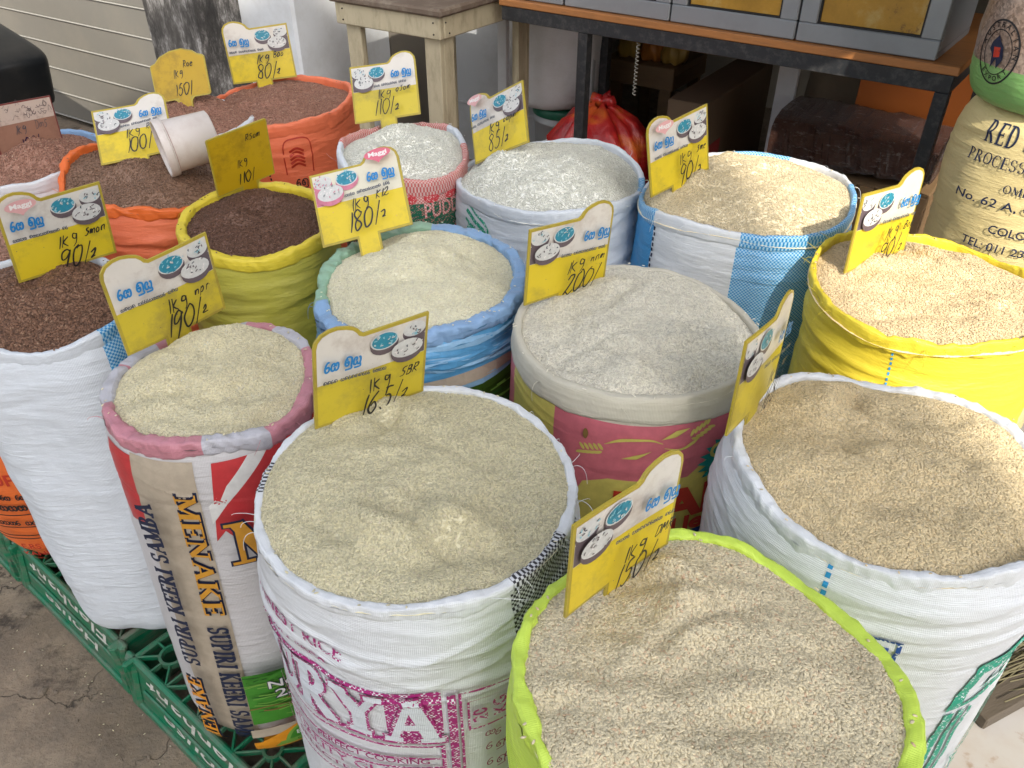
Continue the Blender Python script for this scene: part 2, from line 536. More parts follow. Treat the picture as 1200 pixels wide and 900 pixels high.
def serif_text(pr, s, x, y, h, mat, xs=1.0, shear=0.0, rot=0.0, grow=0.0, align='l', gap=0.05):
    W = sum(SERIF[c][0] * xs + gap for c in s) * h
    pen = {'l': 0, 'c': -W / 2, 'r': -W}[align]
    c_, s_ = math.cos(rot), math.sin(rot)
    def tr(P):
        P = np.asarray(P, float) * np.array([xs, 1.0])
        P = np.stack([P[:, 0] + shear * P[:, 1], P[:, 1]], 1) * h + np.array([pen, 0])
        return P @ np.array([[c_, s_], [-s_, c_]]) + np.array([x, y])
    for ch in s:
        w, prims = SERIF[ch]
        for q in prims:
            if q[0] == 'l':
                _, x0, y0, x1, y1, ww = q
                p0, p1 = np.array([x0, y0]), np.array([x1, y1])
                d = (p1 - p0) / np.linalg.norm(p1 - p0); nn = np.array([-d[1], d[0]]) * (ww / 2 + grow)
                p0 = p0 - d * grow; p1 = p1 + d * grow
                # thickness measured across, horizontal cut for stems
                pr.poly(tr([p0 + nn, p0 - nn, p1 - nn, p1 + nn]), mat)
            else:
                _, cx, cy, rx, ry, a0, a1, ww = q
                a = np.radians(np.linspace(a0, a1, 15))
                hw = (0.045 + (ww / 2 - 0.045) * np.abs(np.cos(a))) + grow
                o = np.stack([cx + (rx + hw) * np.cos(a), cy + (ry + hw * .8) * np.sin(a)], 1)
                i = np.stack([cx + (rx - hw) * np.cos(a), cy + (ry - hw * .8) * np.sin(a)], 1)
                o, i = tr(o), tr(i)
                T = np.concatenate([np.stack([i[:-1], o[:-1], o[1:]], 1), np.stack([i[:-1], o[1:], i[1:]], 1)])
                pr.tris(T, mat)
        pen += (w * xs + gap) * h

# handwriting --------------------------------------------------------------
HAND = {
 '0': [[(.45,1),(.12,.8),(.05,.4),(.25,.02),(.55,.1),(.78,.5),(.7,.88),(.42,1.0),(.3,.9)]],
 '1': [[(.42,1),(.36,.6),(.28,.0)]],
 '2': [[(.1,.75),(.3,.98),(.6,.95),(.62,.7),(.35,.35),(.02,.05),(.25,.12),(.55,.0),(.9,.1)]],
 '5': [[(.75,1.0),(.35,.95),(.28,.58)],[(.28,.58),(.55,.62),(.7,.4),(.55,.08),(.25,.0),(.05,.12)]],
 '6': [[(.6,1),(.25,.65),(.1,.25),(.25,.02),(.5,.05),(.62,.3),(.45,.5),(.2,.38)]],
 '8': [[(.7,.85),(.4,1),(.15,.8),(.3,.58),(.6,.4),(.65,.12),(.35,-.02),(.12,.15),(.3,.45),(.62,.7),(.72,.88)]],
 '9': [[(.7,.85),(.4,1),(.08,.8),(.12,.52),(.4,.5),(.65,.75),(.7,.9)],[(.68,.9),(.55,.4),(.4,-.25)]],
 '/': [[(.5,1.1),(.15,-.1)]],
 '=': [[(.05,.42),(.35,.5),(.3,.3),(.08,.18),(.45,.2)]],
 'k': [[(.15,1),(.08,0)],[(.6,.85),(.18,.45),(.6,.05)]],
 'g': [[(.55,.8),(.25,.85),(.15,.55),(.45,.5),(.6,.8),(.55,.2),(.3,-.15)]],
 's': [[(.65,.85),(.3,.8),(.28,.55),(.55,.4),(.4,.05),(.05,.0)]],
 'S': [[(.75,.95),(.3,.9),(.28,.6),(.6,.45),(.5,.1),(.05,.02)]],
 'K': [[(.2,1),(.1,0)],[(.75,.95),(.18,.5),(.7,.0)]],
 'R': [[(.2,1),(.1,0)],[(.05,.95),(.6,.95),(.6,.6),(.2,.5),(.7,.0)]],
 'B': [[(.2,1),(.12,0)],[(.1,.95),(.6,.9),(.5,.58),(.2,.52),(.65,.4),(.55,.05),(.1,.0)]],
 'D': [[(.2,1),(.12,0)],[(.05,.95),(.6,.85),(.7,.4),(.45,.05),(.1,.0)]],
 'M': [[(.05,.0),(.15,.95),(.4,.35),(.65,.95),(.75,.0)]],
 'a': [[(.6,.6),(.25,.65),(.08,.25),(.3,.02),(.55,.3),(.6,.6),(.6,.2),(.75,.02)]],
 'n': [[(.1,.6),(.1,.05),(.15,.45),(.45,.6),(.55,.3),(.6,.0)]],
 'm': [[(.05,.6),(.05,.05),(.1,.45),(.3,.6),(.36,.1),(.42,.45),(.65,.6),(.7,.05)]],
 'o': [[(.35,.6),(.1,.4),(.2,.05),(.5,.1),(.55,.45),(.35,.6)]],
 'e': [[(.15,.35),(.5,.42),(.4,.6),(.15,.5),(.12,.15),(.35,.0),(.6,.12)]],
 'i': [[(.2,.6),(.25,.0)]],
 'r': [[(.1,.6),(.12,.0)],[(.12,.4),(.35,.6),(.5,.55)]],
 'u': [[(.1,.6),(.12,.15),(.35,.0),(.55,.2),(.55,.6),(.6,.0)]],
 'p': [[(.1,.6),(.1,-.35)],[(.1,.5),(.4,.6),(.5,.3),(.3,.05),(.1,.1)]],
 'v': [[(.05,.6),(.25,.0),(.5,.65)]],
 ' ': [],
}
HW = {'1': .42, '/': .5, ' ': .3, 'i': .35, 'm': .8, 'M': .85, '=': .5}
def hand(pr, s, x, y, h, w, mat, rnd, slant=0.12, rise=0.0, xs=0.85):
    for ch in s:
        for st in HAND[ch]:
            P = np.array(st) + rnd.normal(0, .032, (len(st), 2))
            P = np.stack([P[:, 0] * xs + slant * P[:, 1], P[:, 1]], 1) * h + [x, y]
            k = rnd.uniform(.8, 1.15)
            pr.ribbon(P, np.array([.8, 1.1, 1.0, .9, .6]) * w * k, mat)
        x += (HW.get(ch, .8) * xs + .06) * h
        y += rise * h

# the two Sinhala words of the card, as strokes in a unit box
SINH = {
 'ra': (.62, [[(.52,.95),(.3,1.0),(.12,.75),(.04,.4),(.12,.08),(.34,.0),(.54,.18),(.5,.45),(.3,.52),(.16,.4)]]),
 'sa': (.95, [[(.3,.42),(.42,.55),(.36,.74),(.16,.74),(.04,.5),(.06,.15),(.26,.02),(.44,.14),(.46,.36)],[(.46,.2),(.62,.02),(.84,.1),(.9,.42),(.8,.72),(.6,.74),(.56,.55),(.68,.45)]]),
 'mu': (.95, [[(.36,.62),(.28,.78),(.12,.68),(.1,.3),(.3,.1),(.5,.2),(.5,.48),(.34,.5),(.28,.36)],[(.12,.76),(.3,.98),(.6,.98),(.86,.75),(.86,.1)],[(.86,.1),(.9,-.22),(.5,-.26),(.12,-.24)]]),
 'su': (.95, [[(.3,.42),(.42,.55),(.36,.74),(.16,.74),(.04,.5),(.06,.15),(.26,.02),(.44,.14),(.46,.36)],[(.46,.2),(.62,.02),(.8,.1),(.88,.42),(.8,.72),(.6,.74)],[(.84,.1),(.9,-.22),(.5,-.26),(.12,-.24)]]),
 'sp': (.4, []),
}
def sinhala(pr, x, y, h, w, mat, word=('ra', 'sa', 'sp', 'mu', 'su'), xs=1.0):
    for g in word:
        wd, sts = SINH[g]
        for st in sts:
            P = np.array(st); P = np.stack([P[:, 0] * xs + .12 * P[:, 1], P[:, 1]], 1) * h + [x, y]
            pr.ribbon(P, w, mat)
        x += (wd * xs + .1) * h
    return x
def small_script(pr, x0, x1, y, h, mat, rnd, w=None):
    """a line of small rounded Sinhala type"""
    x = x0; i = 0
    keys = ['ra', 'sa', 'mu', 'su']
    while x < x1:
        if i in (4, 13): x += .7 * h
        wd, sts = SINH[keys[int(rnd.integers(0, 4))]]
        for st in sts[:2]:
            pr.ribbon(np.array(st) * h * .9 + [x, y], w or h * .2, mat)
        x += (wd + .08) * h * .9; i += 1

# ------------------------------------------------------------------ palette
WHITE = (0.74, 0.77, 0.80)
M_white = fabric("white woven sack", WHITE, dirt=0.12)
M_white2 = fabric("clean white woven sack", (0.70, 0.75, 0.81), dirt=0.06)
M_lime = fabric("lime woven sack", (0.60, 0.80, 0.10), dirt=0.05)
M_bwcheck = fabric("black and white check weave", (0.025, 0.025, 0.035), (0.66, 0.68, 0.72), cell=0.0034, dirt=0.05)
M_bluecheck = fabric("blue and white check weave", (0.02, 0.27, 0.62), (0.42, 0.66, 0.84), cell=0.0036, dirt=0.05)
M_blue = fabric("blue woven sack", (0.02, 0.23, 0.55), (0.06, 0.35, 0.66), cell=0.0036, dirt=0.05)
M_yellow = fabric("yellow woven sack", (0.78, 0.62, 0.05), dirt=0.14, dirtcol=(0.45, 0.35, 0.03))
M_olive = fabric("olive yellow woven sack", (0.52, 0.48, 0.07), dirt=0.16)
M_orange = fabric("orange woven sack", (0.86, 0.21, 0.095), dirt=0.08, dirtcol=(0.45, 0.06, 0.02))
M_orange2 = fabric("vivid orange woven sack", (0.82, 0.17, 0.035), dirt=0.08, dirtcol=(0.5, 0.09, 0.02))
M_pinkcheck = fabric("pink and white check weave", (0.62, 0.13, 0.12), (0.74, 0.52, 0.48), cell=0.0036, dirt=0.06)
M_greyrim = fabric("grey white folded hem", (0.60, 0.57, 0.47), dirt=0.25, rough=0.55)
M_pinkrim = fabric("pink laminated hem", (0.56, 0.24, 0.29), dirt=0.15, rough=0.32)
M_lilacrim = fabric("pale lilac laminated hem", (0.52, 0.52, 0.57), dirt=0.15, rough=0.32)
M_bluerim = fabric("blue laminated hem", (0.26, 0.43, 0.68), dirt=0.12, rough=0.3, dirtcol=(0.4, 0.45, 0.6))
M_greenrim = fabric("pale green laminated hem", (0.30, 0.50, 0.36), dirt=0.12, rough=0.3)
M_cream = fabric("cream woven sack", (0.66, 0.54, 0.26), dirt=0.14)
M_lam = fabric("white laminated sack", (0.62, 0.61, 0.62), dirt=0.12, rough=0.35, bumps=0.15)

I_mag = ink("magenta ink on white weave", (0.36, 0.02, 0.17), WHITE, cover=0.64)
I_magd = ink("magenta ink", (0.30, 0.015, 0.13))
I_navy = ink("navy ink", (0.012, 0.02, 0.055))
I_navyw = ink("blue ink on white weave", (0.015, 0.07, 0.28), WHITE, cover=0.66)
I_green = ink("green ink on white weave", (0.01, 0.30, 0.19), WHITE, cover=0.68)
I_bluest = ink("blue stitching", (0.03, 0.30, 0.62))
I_tan = ink("tan printed band", (0.46, 0.39, 0.30), rough=0.35)
I_gold = ink("golden printed letters", (0.62, 0.30, 0.035), rough=0.35)
I_red = ink("red printed flash", (0.55, 0.045, 0.05), rough=0.35)
I_redp = ink("pale red printed flash", (0.58, 0.22, 0.22), rough=0.35)
I_ora = ink("orange printed band", (0.75, 0.30, 0.02), rough=0.35)
I_grn = ink("printed green stalks", (0.06, 0.26, 0.03), rough=0.4)
I_grn2 = ink("printed light green stalks", (0.20, 0.42, 0.07), rough=0.4)
I_brn = ink("printed brown stalks", (0.22, 0.13, 0.04), rough=0.4)
I_dkgrn = ink("printed deep green", (0.02, 0.12, 0.02), rough=0.4)
I_white = ink("white print", (0.74, 0.74, 0.72), rough=0.4)
I_pink = ink("pink printed panel", (0.58, 0.15, 0.19), rough=0.4)
I_pyel = ink("yellow printed panel", (0.60, 0.52, 0.13), rough=0.4)
I_teal = ink("teal printed star", (0.0, 0.24, 0.21), rough=0.4)
I_royal = ink("royal blue printed band", (0.005, 0.05, 0.24), rough=0.4)
I_sky = ink("printed blue sky", (0.11, 0.36, 0.64), rough=0.3)
I_sky2 = ink("printed pale sky", (0.28, 0.50, 0.72), rough=0.3)
I_sand = ink("printed sand band", (0.50, 0.42, 0.33), rough=0.3)
I_field = ink("printed dark field", (0.04, 0.10, 0.01), rough=0.35)
I_black = ink("black ink", (0.015, 0.015, 0.018))
I_rust = ink("rust red ink", (0.50, 0.04, 0.02))
I_gink = ink("dark green ink on pink weave", (0.01, 0.11, 0.06), (0.5, 0.2, 0.18), cover=0.66)
I_rink = ink("red ink on pink weave", (0.55, 0.04, 0.05), (0.7, 0.5, 0.46), cover=0.66)

def rstops(c, k=0.16, odd=None):
    s = [(0.0, scl(c, 1 - 1.6 * k)), (0.45, c), (0.9, scl(c, 1 + k)), (1.0, odd or scl(c, 1 + 1.6 * k))]
    return s
RICE = {}
for nm, c, k, odd in [
    ("beige", (0.70, 0.625, 0.445), .15, (0.74, 0.52, 0.34)), ("grey beige", (0.66, 0.615, 0.43), .15, (0.78, 0.70, 0.54)),
    ("golden", (0.67, 0.56, 0.35), .16, (0.78, 0.68, 0.5)), ("pale", (0.72, 0.67, 0.48), .12, (0.80, 0.77, 0.64)),
    ("cream", (0.78, 0.74, 0.57), .09, (0.84, 0.82, 0.7)), ("white", (0.76, 0.76, 0.69), .10, (0.85, 0.85, 0.8)),
    ("long white", (0.73, 0.70, 0.60), .15, (0.84, 0.82, 0.74)), ("sand", (0.70, 0.61, 0.42), .12, (0.78, 0.70, 0.54)),
    ("peach", (0.66, 0.53, 0.33), .12, (0.74, 0.60, 0.42)), ("brown", (0.19, 0.10, 0.062), .36, (0.36, 0.23, 0.15)),
    ("dark red", (0.155, 0.08, 0.052), .36, (0.30, 0.18, 0.15)), ("red brown", (0.38, 0.20, 0.14), .28, (0.60, 0.42, 0.31)),
    ("pink brown", (0.46, 0.27, 0.20), .26, (0.6, 0.42, 0.34)), ("mid brown", (0.27, 0.16, 0.105), .32, (0.46, 0.32, 0.23))]:
    c = tuple(min(.93, q * (1.20 if c[0] > .45 else 1.0)) for q in c)
    RICE[nm] = (rice_mat(nm + " rice grains", rstops(c, k, odd), trans=.30 if c[0] > .45 else .1), rice_bed(nm + " rice bed", c))

# ------------------------------------------------------------------ sacks
SACK_GROUP = "open sacks of rice standing in rows on the stall"

def grains(P, N, L, W, rnd, hi):
    """spindle-shaped grains at points P with normals N -> verts, face blocks"""
    n = len(P)
    if hi:
        k = 5
        a = np.linspace(0, 2 * np.pi, k, endpoint=False)
        ring = np.stack([np.zeros(k), np.cos(a) * .5, np.sin(a) * .32], 1)
        T = np.concatenate([[[-.5, 0, 0]], ring + [-.24, 0, 0], ring + [.24, 0, 0], [[.5, 0, 0]]])
        tri = [(0, 1 + (j + 1) % k, 1 + j) for j in range(k)] + [(2 * k + 1, k + 1 + j, k + 1 + (j + 1) % k) for j in range(k)]
        quad = [(1 + j, 1 + (j + 1) % k, k + 1 + (j + 1) % k, k + 1 + j) for j in range(k)]
    else:
        k = 4
        a = np.linspace(0, 2 * np.pi, k, endpoint=False) + .4
        ring = np.stack([np.zeros(k), np.cos(a) * .5, np.sin(a) * .34], 1)
        T = np.concatenate([[[-.5, 0, 0]], ring, [[.5, 0, 0]]])
        tri = [(0, 1 + (j + 1) % k, 1 + j) for j in range(k)] + [(k + 1, 1 + j, 1 + (j + 1) % k) for j in range(k)]
        quad = []
    l = L * rnd.normal(1, .10, n)[:, None]; w = W * rnd.normal(1, .10, n)[:, None]
    r3 = rnd.normal(size=(n, 3))
    ax = r3 - N * (r3 * N).sum(1)[:, None]; ax /= np.linalg.norm(ax, axis=1)[:, None]
    ax = ax + N * rnd.normal(0, .14, n)[:, None]; ax /= np.linalg.norm(ax, axis=1)[:, None]
    b = np.cross(N, ax); b /= np.linalg.norm(b, axis=1)[:, None]
    c = np.cross(ax, b)
    V = (P[:, None, :] + T[None, :, 0, None] * (ax * l)[:, None, :] + T[None, :, 1, None] * (b * w)[:, None, :]
         + T[None, :, 2, None] * (c * w)[:, None, :]).reshape(-1, 3)
    m = len(T)
    off = (np.arange(n) * m)[:, None, None]
    F = [(np.array(tri)[None] + off).reshape(-1, 3)]
    if quad: F.append((np.array(quad)[None] + off).reshape(-1, 4))
    return V, F

def make_sack(label, X, Y, R, zr, zb, rim, rice, mats, face=None, prints=None, seed=1, base=(0, 0), tilt=0.0,
              fine=1.0, wr=1.0, body=1.0, taper=0.0, cat="sack", group=SACK_GROUP, name="rice_sack", neck=0.0, lumpy=1.0):
    """rim = dict(a, b, mats, face, wob, lump); rice = dict(kind, n, L, W, mound, dents, hi)"""
    rnd = rng(seed)
    org = np.array([X + base[0], Y + base[1], zb])
    root = empty(name, tuple(org), 0, label, cat, group)
    f = -np.array([X, Y]) / math.hypot(X, Y); r = np.array([-f[1], f[0]])
    a0, b0 = rim['a'] * .86, rim['b'] * .95
    tl = math.tan(R_(tilt))
    wob_p = rnd.uniform(0, 6.28, 6); wob_a = rnd.normal(0, 1, 6) * rim.get('wob', .004) * np.array([0, .9, .8, .6, .45, .3])
    def wob(th): return sum(wob_a[k] * np.sin(k * th + wob_p[k]) for k in range(6))
    def zrim(th): return zr - tl * R * np.cos(th) + wob(th)
    rad_p = rnd.uniform(0, 6.28, 5); rad_a = rnd.normal(0, 1, 5) * .0045 * lumpy * np.array([0, 0, 1.3, .9, .7])
    def rlump(th): return sum(rad_a[k] * np.sin(k * th + rad_p[k]) for k in range(5))
    H = zr - zb
    # creases
    nc = int(46 * wr)
    cz = np.concatenate([zr - b0 * 2 - np.abs(rnd.normal(0, .10, nc * 2 // 3)) - .005, rnd.uniform(zb + .05, zr - .05, nc - nc * 2 // 3)])
    cth = rnd.uniform(-2.2, 2.2, nc); cw = rnd.uniform(.35, 1.3, nc); cs = rnd.normal(0, .03, nc)
    dz_ = (zr - cz) / .16
    csg = rnd.uniform(.003, .007, nc) * np.where(dz_ > 1, 2.2, 1.0); ca = rnd.uniform(.0010, .0036, nc) * min(wr, 1.4) * rnd.choice([1, 1, -1], nc)
    ca = ca * np.where(dz_ > 1, rim.get('low', .55), 1.0)
    def surf(s, z, off):
        th = np.asarray(s) / R; z = np.asarray(z, float)
        zt = zrim(th) - b0 * .45
        t = np.clip((z - zb) / (zt - zb), 0, 1)
        rad = R * body * (1 + .028 * np.sin(np.pi * np.clip(t, 0, 1) ** .8)) + rlump(th)
        rad = rad * (1 - taper * (1 - t))
        rb = .07; h = z - zb
        rad = rad - np.where(h < rb, rb * .8 * (1 - np.sqrt(np.clip(1 - (1 - h / rb) ** 2, 0, 1))), 0)
        e = np.clip((t - .90) / .10, 0, 1)
        rad = rad * (1 - e ** 2) + (R - a0 + rlump(th)) * e ** 2
        rad = rad + .007 * lumpy * fbm(th * 1.7 + seed * 3.1, z * 6, seed, 3) * (1 - e)
        for i in range(nc):
            d = (z - cz[i] - cs[i] * (th - cth[i])) / csg[i]
            rad = rad + ca[i] * np.exp(-d * d) * np.exp(-((th - cth[i]) / cw[i]) ** 2) * (1 - e)
        rad = rad + off
        g = (1 - t)
        D = np.cos(th)[..., None] * f + np.sin(th)[..., None] * r
        xy = np.array([X, Y]) + g[..., None] * np.array(base) + rad[..., None] * D
        return np.concatenate([xy, z[..., None]], -1) - org
    nth = int(150 * fine); nz = int(90 * fine)
    th = np.linspace(-np.pi, np.pi, nth + 1)
    tt = np.linspace(0, 1, nz + 1) ** .9
    TH_, TT = np.meshgrid(th, tt)
    Z = zb + TT * (zrim(TH_) - b0 * .45 - zb)
    V = surf(TH_ * R, Z, 0.0).reshape(-1, 3)
    UV = np.stack([TH_ * R, Z], -1).reshape(-1, 2)
    F = grid_faces(nz + 1, nth + 1)
    tc = (th[:-1] + th[1:]) / 2
    zc = (Z[:-1, :-1] + Z[1:, 1:]) / 2
    mi = np.zeros((nz, nth), int) if face is None else face(np.broadcast_to(tc * R, (nz, nth)), zc)
    blocks = [F]; mi = mi.ravel()
    capn = nth
    # bottom: fan
    Vc = np.array([[0, 0, 0.0]]) + [0, 0, 0.001]
    nV = len(V)
    V = np.concatenate([V, Vc]); UV = np.concatenate([UV, [[0, 0]]])
    tri = np.stack([np.arange(nth) + 1, np.arange(nth), np.full(nth, nV)], 1)
    blocks.append(tri); mi = np.concatenate([mi, np.zeros(nth, int)])
    if prints is not None:
        pr = Print(surf)
        prints(pr)
        d = pr.data()
        if d is not None:
            n0 = len(V)
            V = np.concatenate([V, d[0]]); UV = np.concatenate([UV, d[1]])
            blocks.append(np.arange(len(d[0])).reshape(-1, 3) + n0)
            mi = np.concatenate([mi, d[2]])
    mesh_np("sack_body", V, blocks, mats, mi, root, UV)
    # rim
    nr, ns = int(340 * max(fine, .8)), 18
    th = np.linspace(-np.pi, np.pi, nr + 1); ph = np.linspace(0, 2 * np.pi, ns + 1)
    T2, P2 = np.meshgrid(th, ph, indexing='ij')
    lump = rim.get('lump', .25)
    u = T2 * R / .03
    # periodic along th: blend noise over the seam
    def pn(sc, sd, q=0.0):
        x = np.cos(T2) * sc; y = np.sin(T2) * sc
        return fbm(x + 7 + q * np.cos(P2), y + 3 + q * np.sin(P2), sd, 3)
    aa = a0 * (1 + lump * pn(R / .035, seed + 5)); bb = b0 * (1 + lump * pn(R / .04, seed + 9))
    bb = np.where(np.sin(P2) < 0, bb * (1.15 + .9 * lump * pn(R / .05, seed + 31)), bb)
    tw = rim.get('twist', 0.0)
    rdg = lambda q: 1 - 2 * np.abs(q)
    fold = rdg(fbm(T2 * R / .017 + 1.5 * P2 / 6.28 * 2, 3 + 0 * T2 + .9 * np.cos(P2), seed + 41, 2)) - .6
    dis = a0 * (.5 * lump * pn(R / .012, seed + 21, 1.3) + .30 * lump * fold * np.cos((T2) / 2.02) + tw * .28 * np.sin(T2 * R / .0075 + 2 * P2 + 3 * pn(R / .1, seed + 2)))
    cx = np.cos(P2); cy = np.sin(P2)
    ex = rim.get('sq', .52)
    rx = np.sign(cx) * np.abs(cx) ** ex * aa + cx * dis; rz = np.sign(cy) * np.abs(cy) ** ex * bb + cy * dis
    RR = R - a0 + rlump(T2) + rx + rim.get('flare', 0) * (rz / b0) * .5
    D = np.cos(T2)[..., None] * f + np.sin(T2)[..., None] * r
    xy = np.array([X, Y]) + RR[..., None] * D
    V = np.concatenate([xy, (zrim(T2) - b0 + rz)[..., None]], -1) - org
    UV = np.stack([T2 * R, zr + (P2 - np.pi / 2) / 3.14 * (a0 + b0)], -1)
    F = grid_faces(nr + 1, ns + 1)[:, ::-1]
    tcn = np.broadcast_to(((th[:-1] + th[1:]) / 2)[:, None], (nr, ns)); pcn = np.broadcast_to(((ph[:-1] + ph[1:]) / 2)[None], (nr, ns))
    rm = np.zeros((nr, ns), int) if rim.get('face') is None else rim['face'](tcn, pcn)
    V = V.reshape(-1, 3); UV = UV.reshape(-1, 2); rm = rm.ravel()
    tm = MB()
    for q in range(rim.get('threads', 5)):
        t0 = rnd.uniform(-2.6, 2.6); l = rnd.uniform(.010, .034); sw = rnd.normal(0, .4); dn = rnd.uniform(-1.2, .6)
        d0 = np.array([*(math.cos(t0) * f + math.sin(t0) * r), 0]); tg = np.array([*(-math.sin(t0) * f + math.cos(t0) * r), 0])
        p0 = np.array([X, Y, zr - tl * R * math.cos(t0) + float(wob(t0)) - b0 * .9]) - org + d0 * (R - a0 * .3 + float(rlump(t0)))
        tq = np.linspace(0, 1, 9)[:, None]; tm.tube(p0 + d0 * l * .8 * np.sin(1.5 * tq) + tg * l * sw * 1.6 * tq ** 1.5 + np.array([0, 0, l]) * (.9 * tq * (1 - tq) + dn * tq ** 2), np.linspace(.00055, .0003, 9), 4, cap=False)
    if tm.v:
        n0 = len(V); tv = np.concatenate(tm.v)
        V = np.concatenate([V, tv]); UV = np.concatenate([UV, tv[:, :2]])
        mesh_np("rim", V, [F, np.array(tm.f) + n0], rim['mats'], np.concatenate([rm, np.zeros(len(tm.f), int)]), root, UV)
    else:
        mesh_np("rim", V, [F], rim['mats'], rm, root, UV)
    # rice
    Ri = R - 1.25 * a0
    def fR(x, y): return (R - 1.25 * a0 + rlump(np.arctan2(x, -y))) / Ri
    ed = -b0 * rim.get('sink', 1.0)
    nd = rice.get('nd', 5)
    dx = rnd.uniform(-.75, .75, (nd, 2)) * R; dang = rnd.normal(0.1, .5, nd)
    dl = rnd.uniform(.03, .08, nd); dw = rnd.uniform(.010, .020, nd); da = -rnd.uniform(.008, .017, nd) * rice.get('dent', 1.0)
    pk = np.array(rice.get('peak', (0, 0))) * R
    def top(x, y):     # x to the viewer's right, y away from the viewer, metres from the sack's axis
        th = np.arctan2(x, -y); rho = np.clip(np.hypot(x, y) / Ri / fR(x, y), 0, 1.05)
        z = zr + tl * y + ed + wob(th) * np.clip(rho, 0, 1) ** 2
        q = np.hypot(x - pk[0] * (1 - rho ** 2), y - pk[1] * (1 - rho ** 2)) / Ri
        z = z + rice['mound'] * np.clip(1 - np.clip(q, 0, 1.1) ** rice.get('pw', 2.0), -.3, 1)
        z = z + (1 - rho ** 6) * rice.get('fb', 1.0) * (.026 * fbm(x * 9 + seed, y * 11, seed + 4, 3) + .006 * fbm(x * 34, y * 48, seed + 6, 3))
        for i in range(nd):
            c_, s_ = math.cos(dang[i]), math.sin(dang[i])
            u_ = (x - dx[i, 0]) * c_ + (y - dx[i, 1]) * s_; v_ = -(x - dx[i, 0]) * s_ + (y - dx[i, 1]) * c_
            v_ = v_ + 2.2 * u_ ** 2
            g = np.exp(-(u_ / dl[i]) ** 2)
            z = z + (1 - np.clip(rho, 0, 1) ** 6) * g * (da[i] * np.exp(-(v_ / dw[i]) ** 2) - .7 * da[i] * np.exp(-((v_ - dw[i] * 1.8) / (dw[i] * 1.4)) ** 2))
        for (hx, hy, hr, ha) in rice.get('dents', []):
            z = z + ha * np.exp(-(((x - hx * R) ** 2 + (y - hy * R) ** 2) / hr ** 2))
        return z
    def toW(x, y, z):
        xy = np.array([X, Y]) + x[..., None] * r - y[..., None] * f
        return np.concatenate([xy, z[..., None]], -1) - org
    nrho, nt = 40, 96
    rho = np.linspace(0, 1.04, nrho); t2 = np.linspace(0, 2 * np.pi, nt + 1)
    A, B = np.meshgrid(rho, t2, indexing='ij')
    x = A * Ri * np.sin(B); y = A * Ri * np.cos(B)
    k_ = fR(x, y); x = x * k_; y = y * k_
    V = toW(x, y, top(x, y) - .0008).reshape(-1, 3)
    F = grid_faces(nrho, nt + 1)[:, ::-1]
    n0 = len(V)
    n = rice['n']
    q = np.sqrt(rnd.uniform(0, 1, n)) * Ri * 1.01; t3 = rnd.uniform(0, 2 * np.pi, n)
    gx = q * np.sin(t3); gy = q * np.cos(t3)
    k_ = fR(gx, gy); gx = gx * k_; gy = gy * k_
    z = top(gx, gy); e = 1e-3
    zx = (top(gx + e, gy) - z) / e; zy = (top(gx, gy + e) - z) / e
    N = -zx[:, None] * np.r_[r, 0] - zy[:, None] * np.r_[-f, 0] + np.array([0, 0, 1.0])
    N /= np.linalg.norm(N, axis=1)[:, None]
    P = toW(gx, gy, z) + N * rnd.uniform(-.0004, .0007, n)[:, None]
    ne = rice.get('spill', 22)
    te = rnd.uniform(0, 2 * np.pi, ne); re_ = R - a0 + rnd.uniform(-.6, .6, ne) * a0
    ex_ = re_ * np.sin(te); ey_ = re_ * np.cos(te); th_e = np.arctan2(ex_, -ey_)
    ze = zrim(th_e) + .0012
    P = np.concatenate([P, toW(ex_, ey_, ze)]); N = np.concatenate([N, np.tile([0, 0, 1.0], (ne, 1))])
    GV, GF = grains(P, N, rice['L'], rice['W'], rnd, rice.get('hi', False))
    blocks = [F] + [b + n0 for b in GF]
    mi = np.concatenate([np.ones(len(F), int)] + [np.zeros(len(b), int) for b in GF])
    k = RICE[rice['kind']]
    ro = mesh_np("rice", np.concatenate([V, GV]), blocks, [k[0], k[1]], mi, root)
    ro["kind"] = "stuff"
    return root

ZB = 0.152
# nearest row ---------------------------------------------------------------
make_sack("sack with rolled lime green rim heaped with beige rice, nearest the viewer", .194, .482, .199, .882, ZB,
          dict(a=.0095, b=.011, mats=[M_lime], wob=.005, lump=.6, twist=.08, sink=.6),
          dict(kind="beige", n=34000, L=.0058, W=.0027, mound=.022, hi=True, nd=11, dent=1.0, fb=.7, peak=(-.1, .2), dents=[(-.41, .38, .032, .009)]),
          [M_lime], seed=11, fine=1.2)

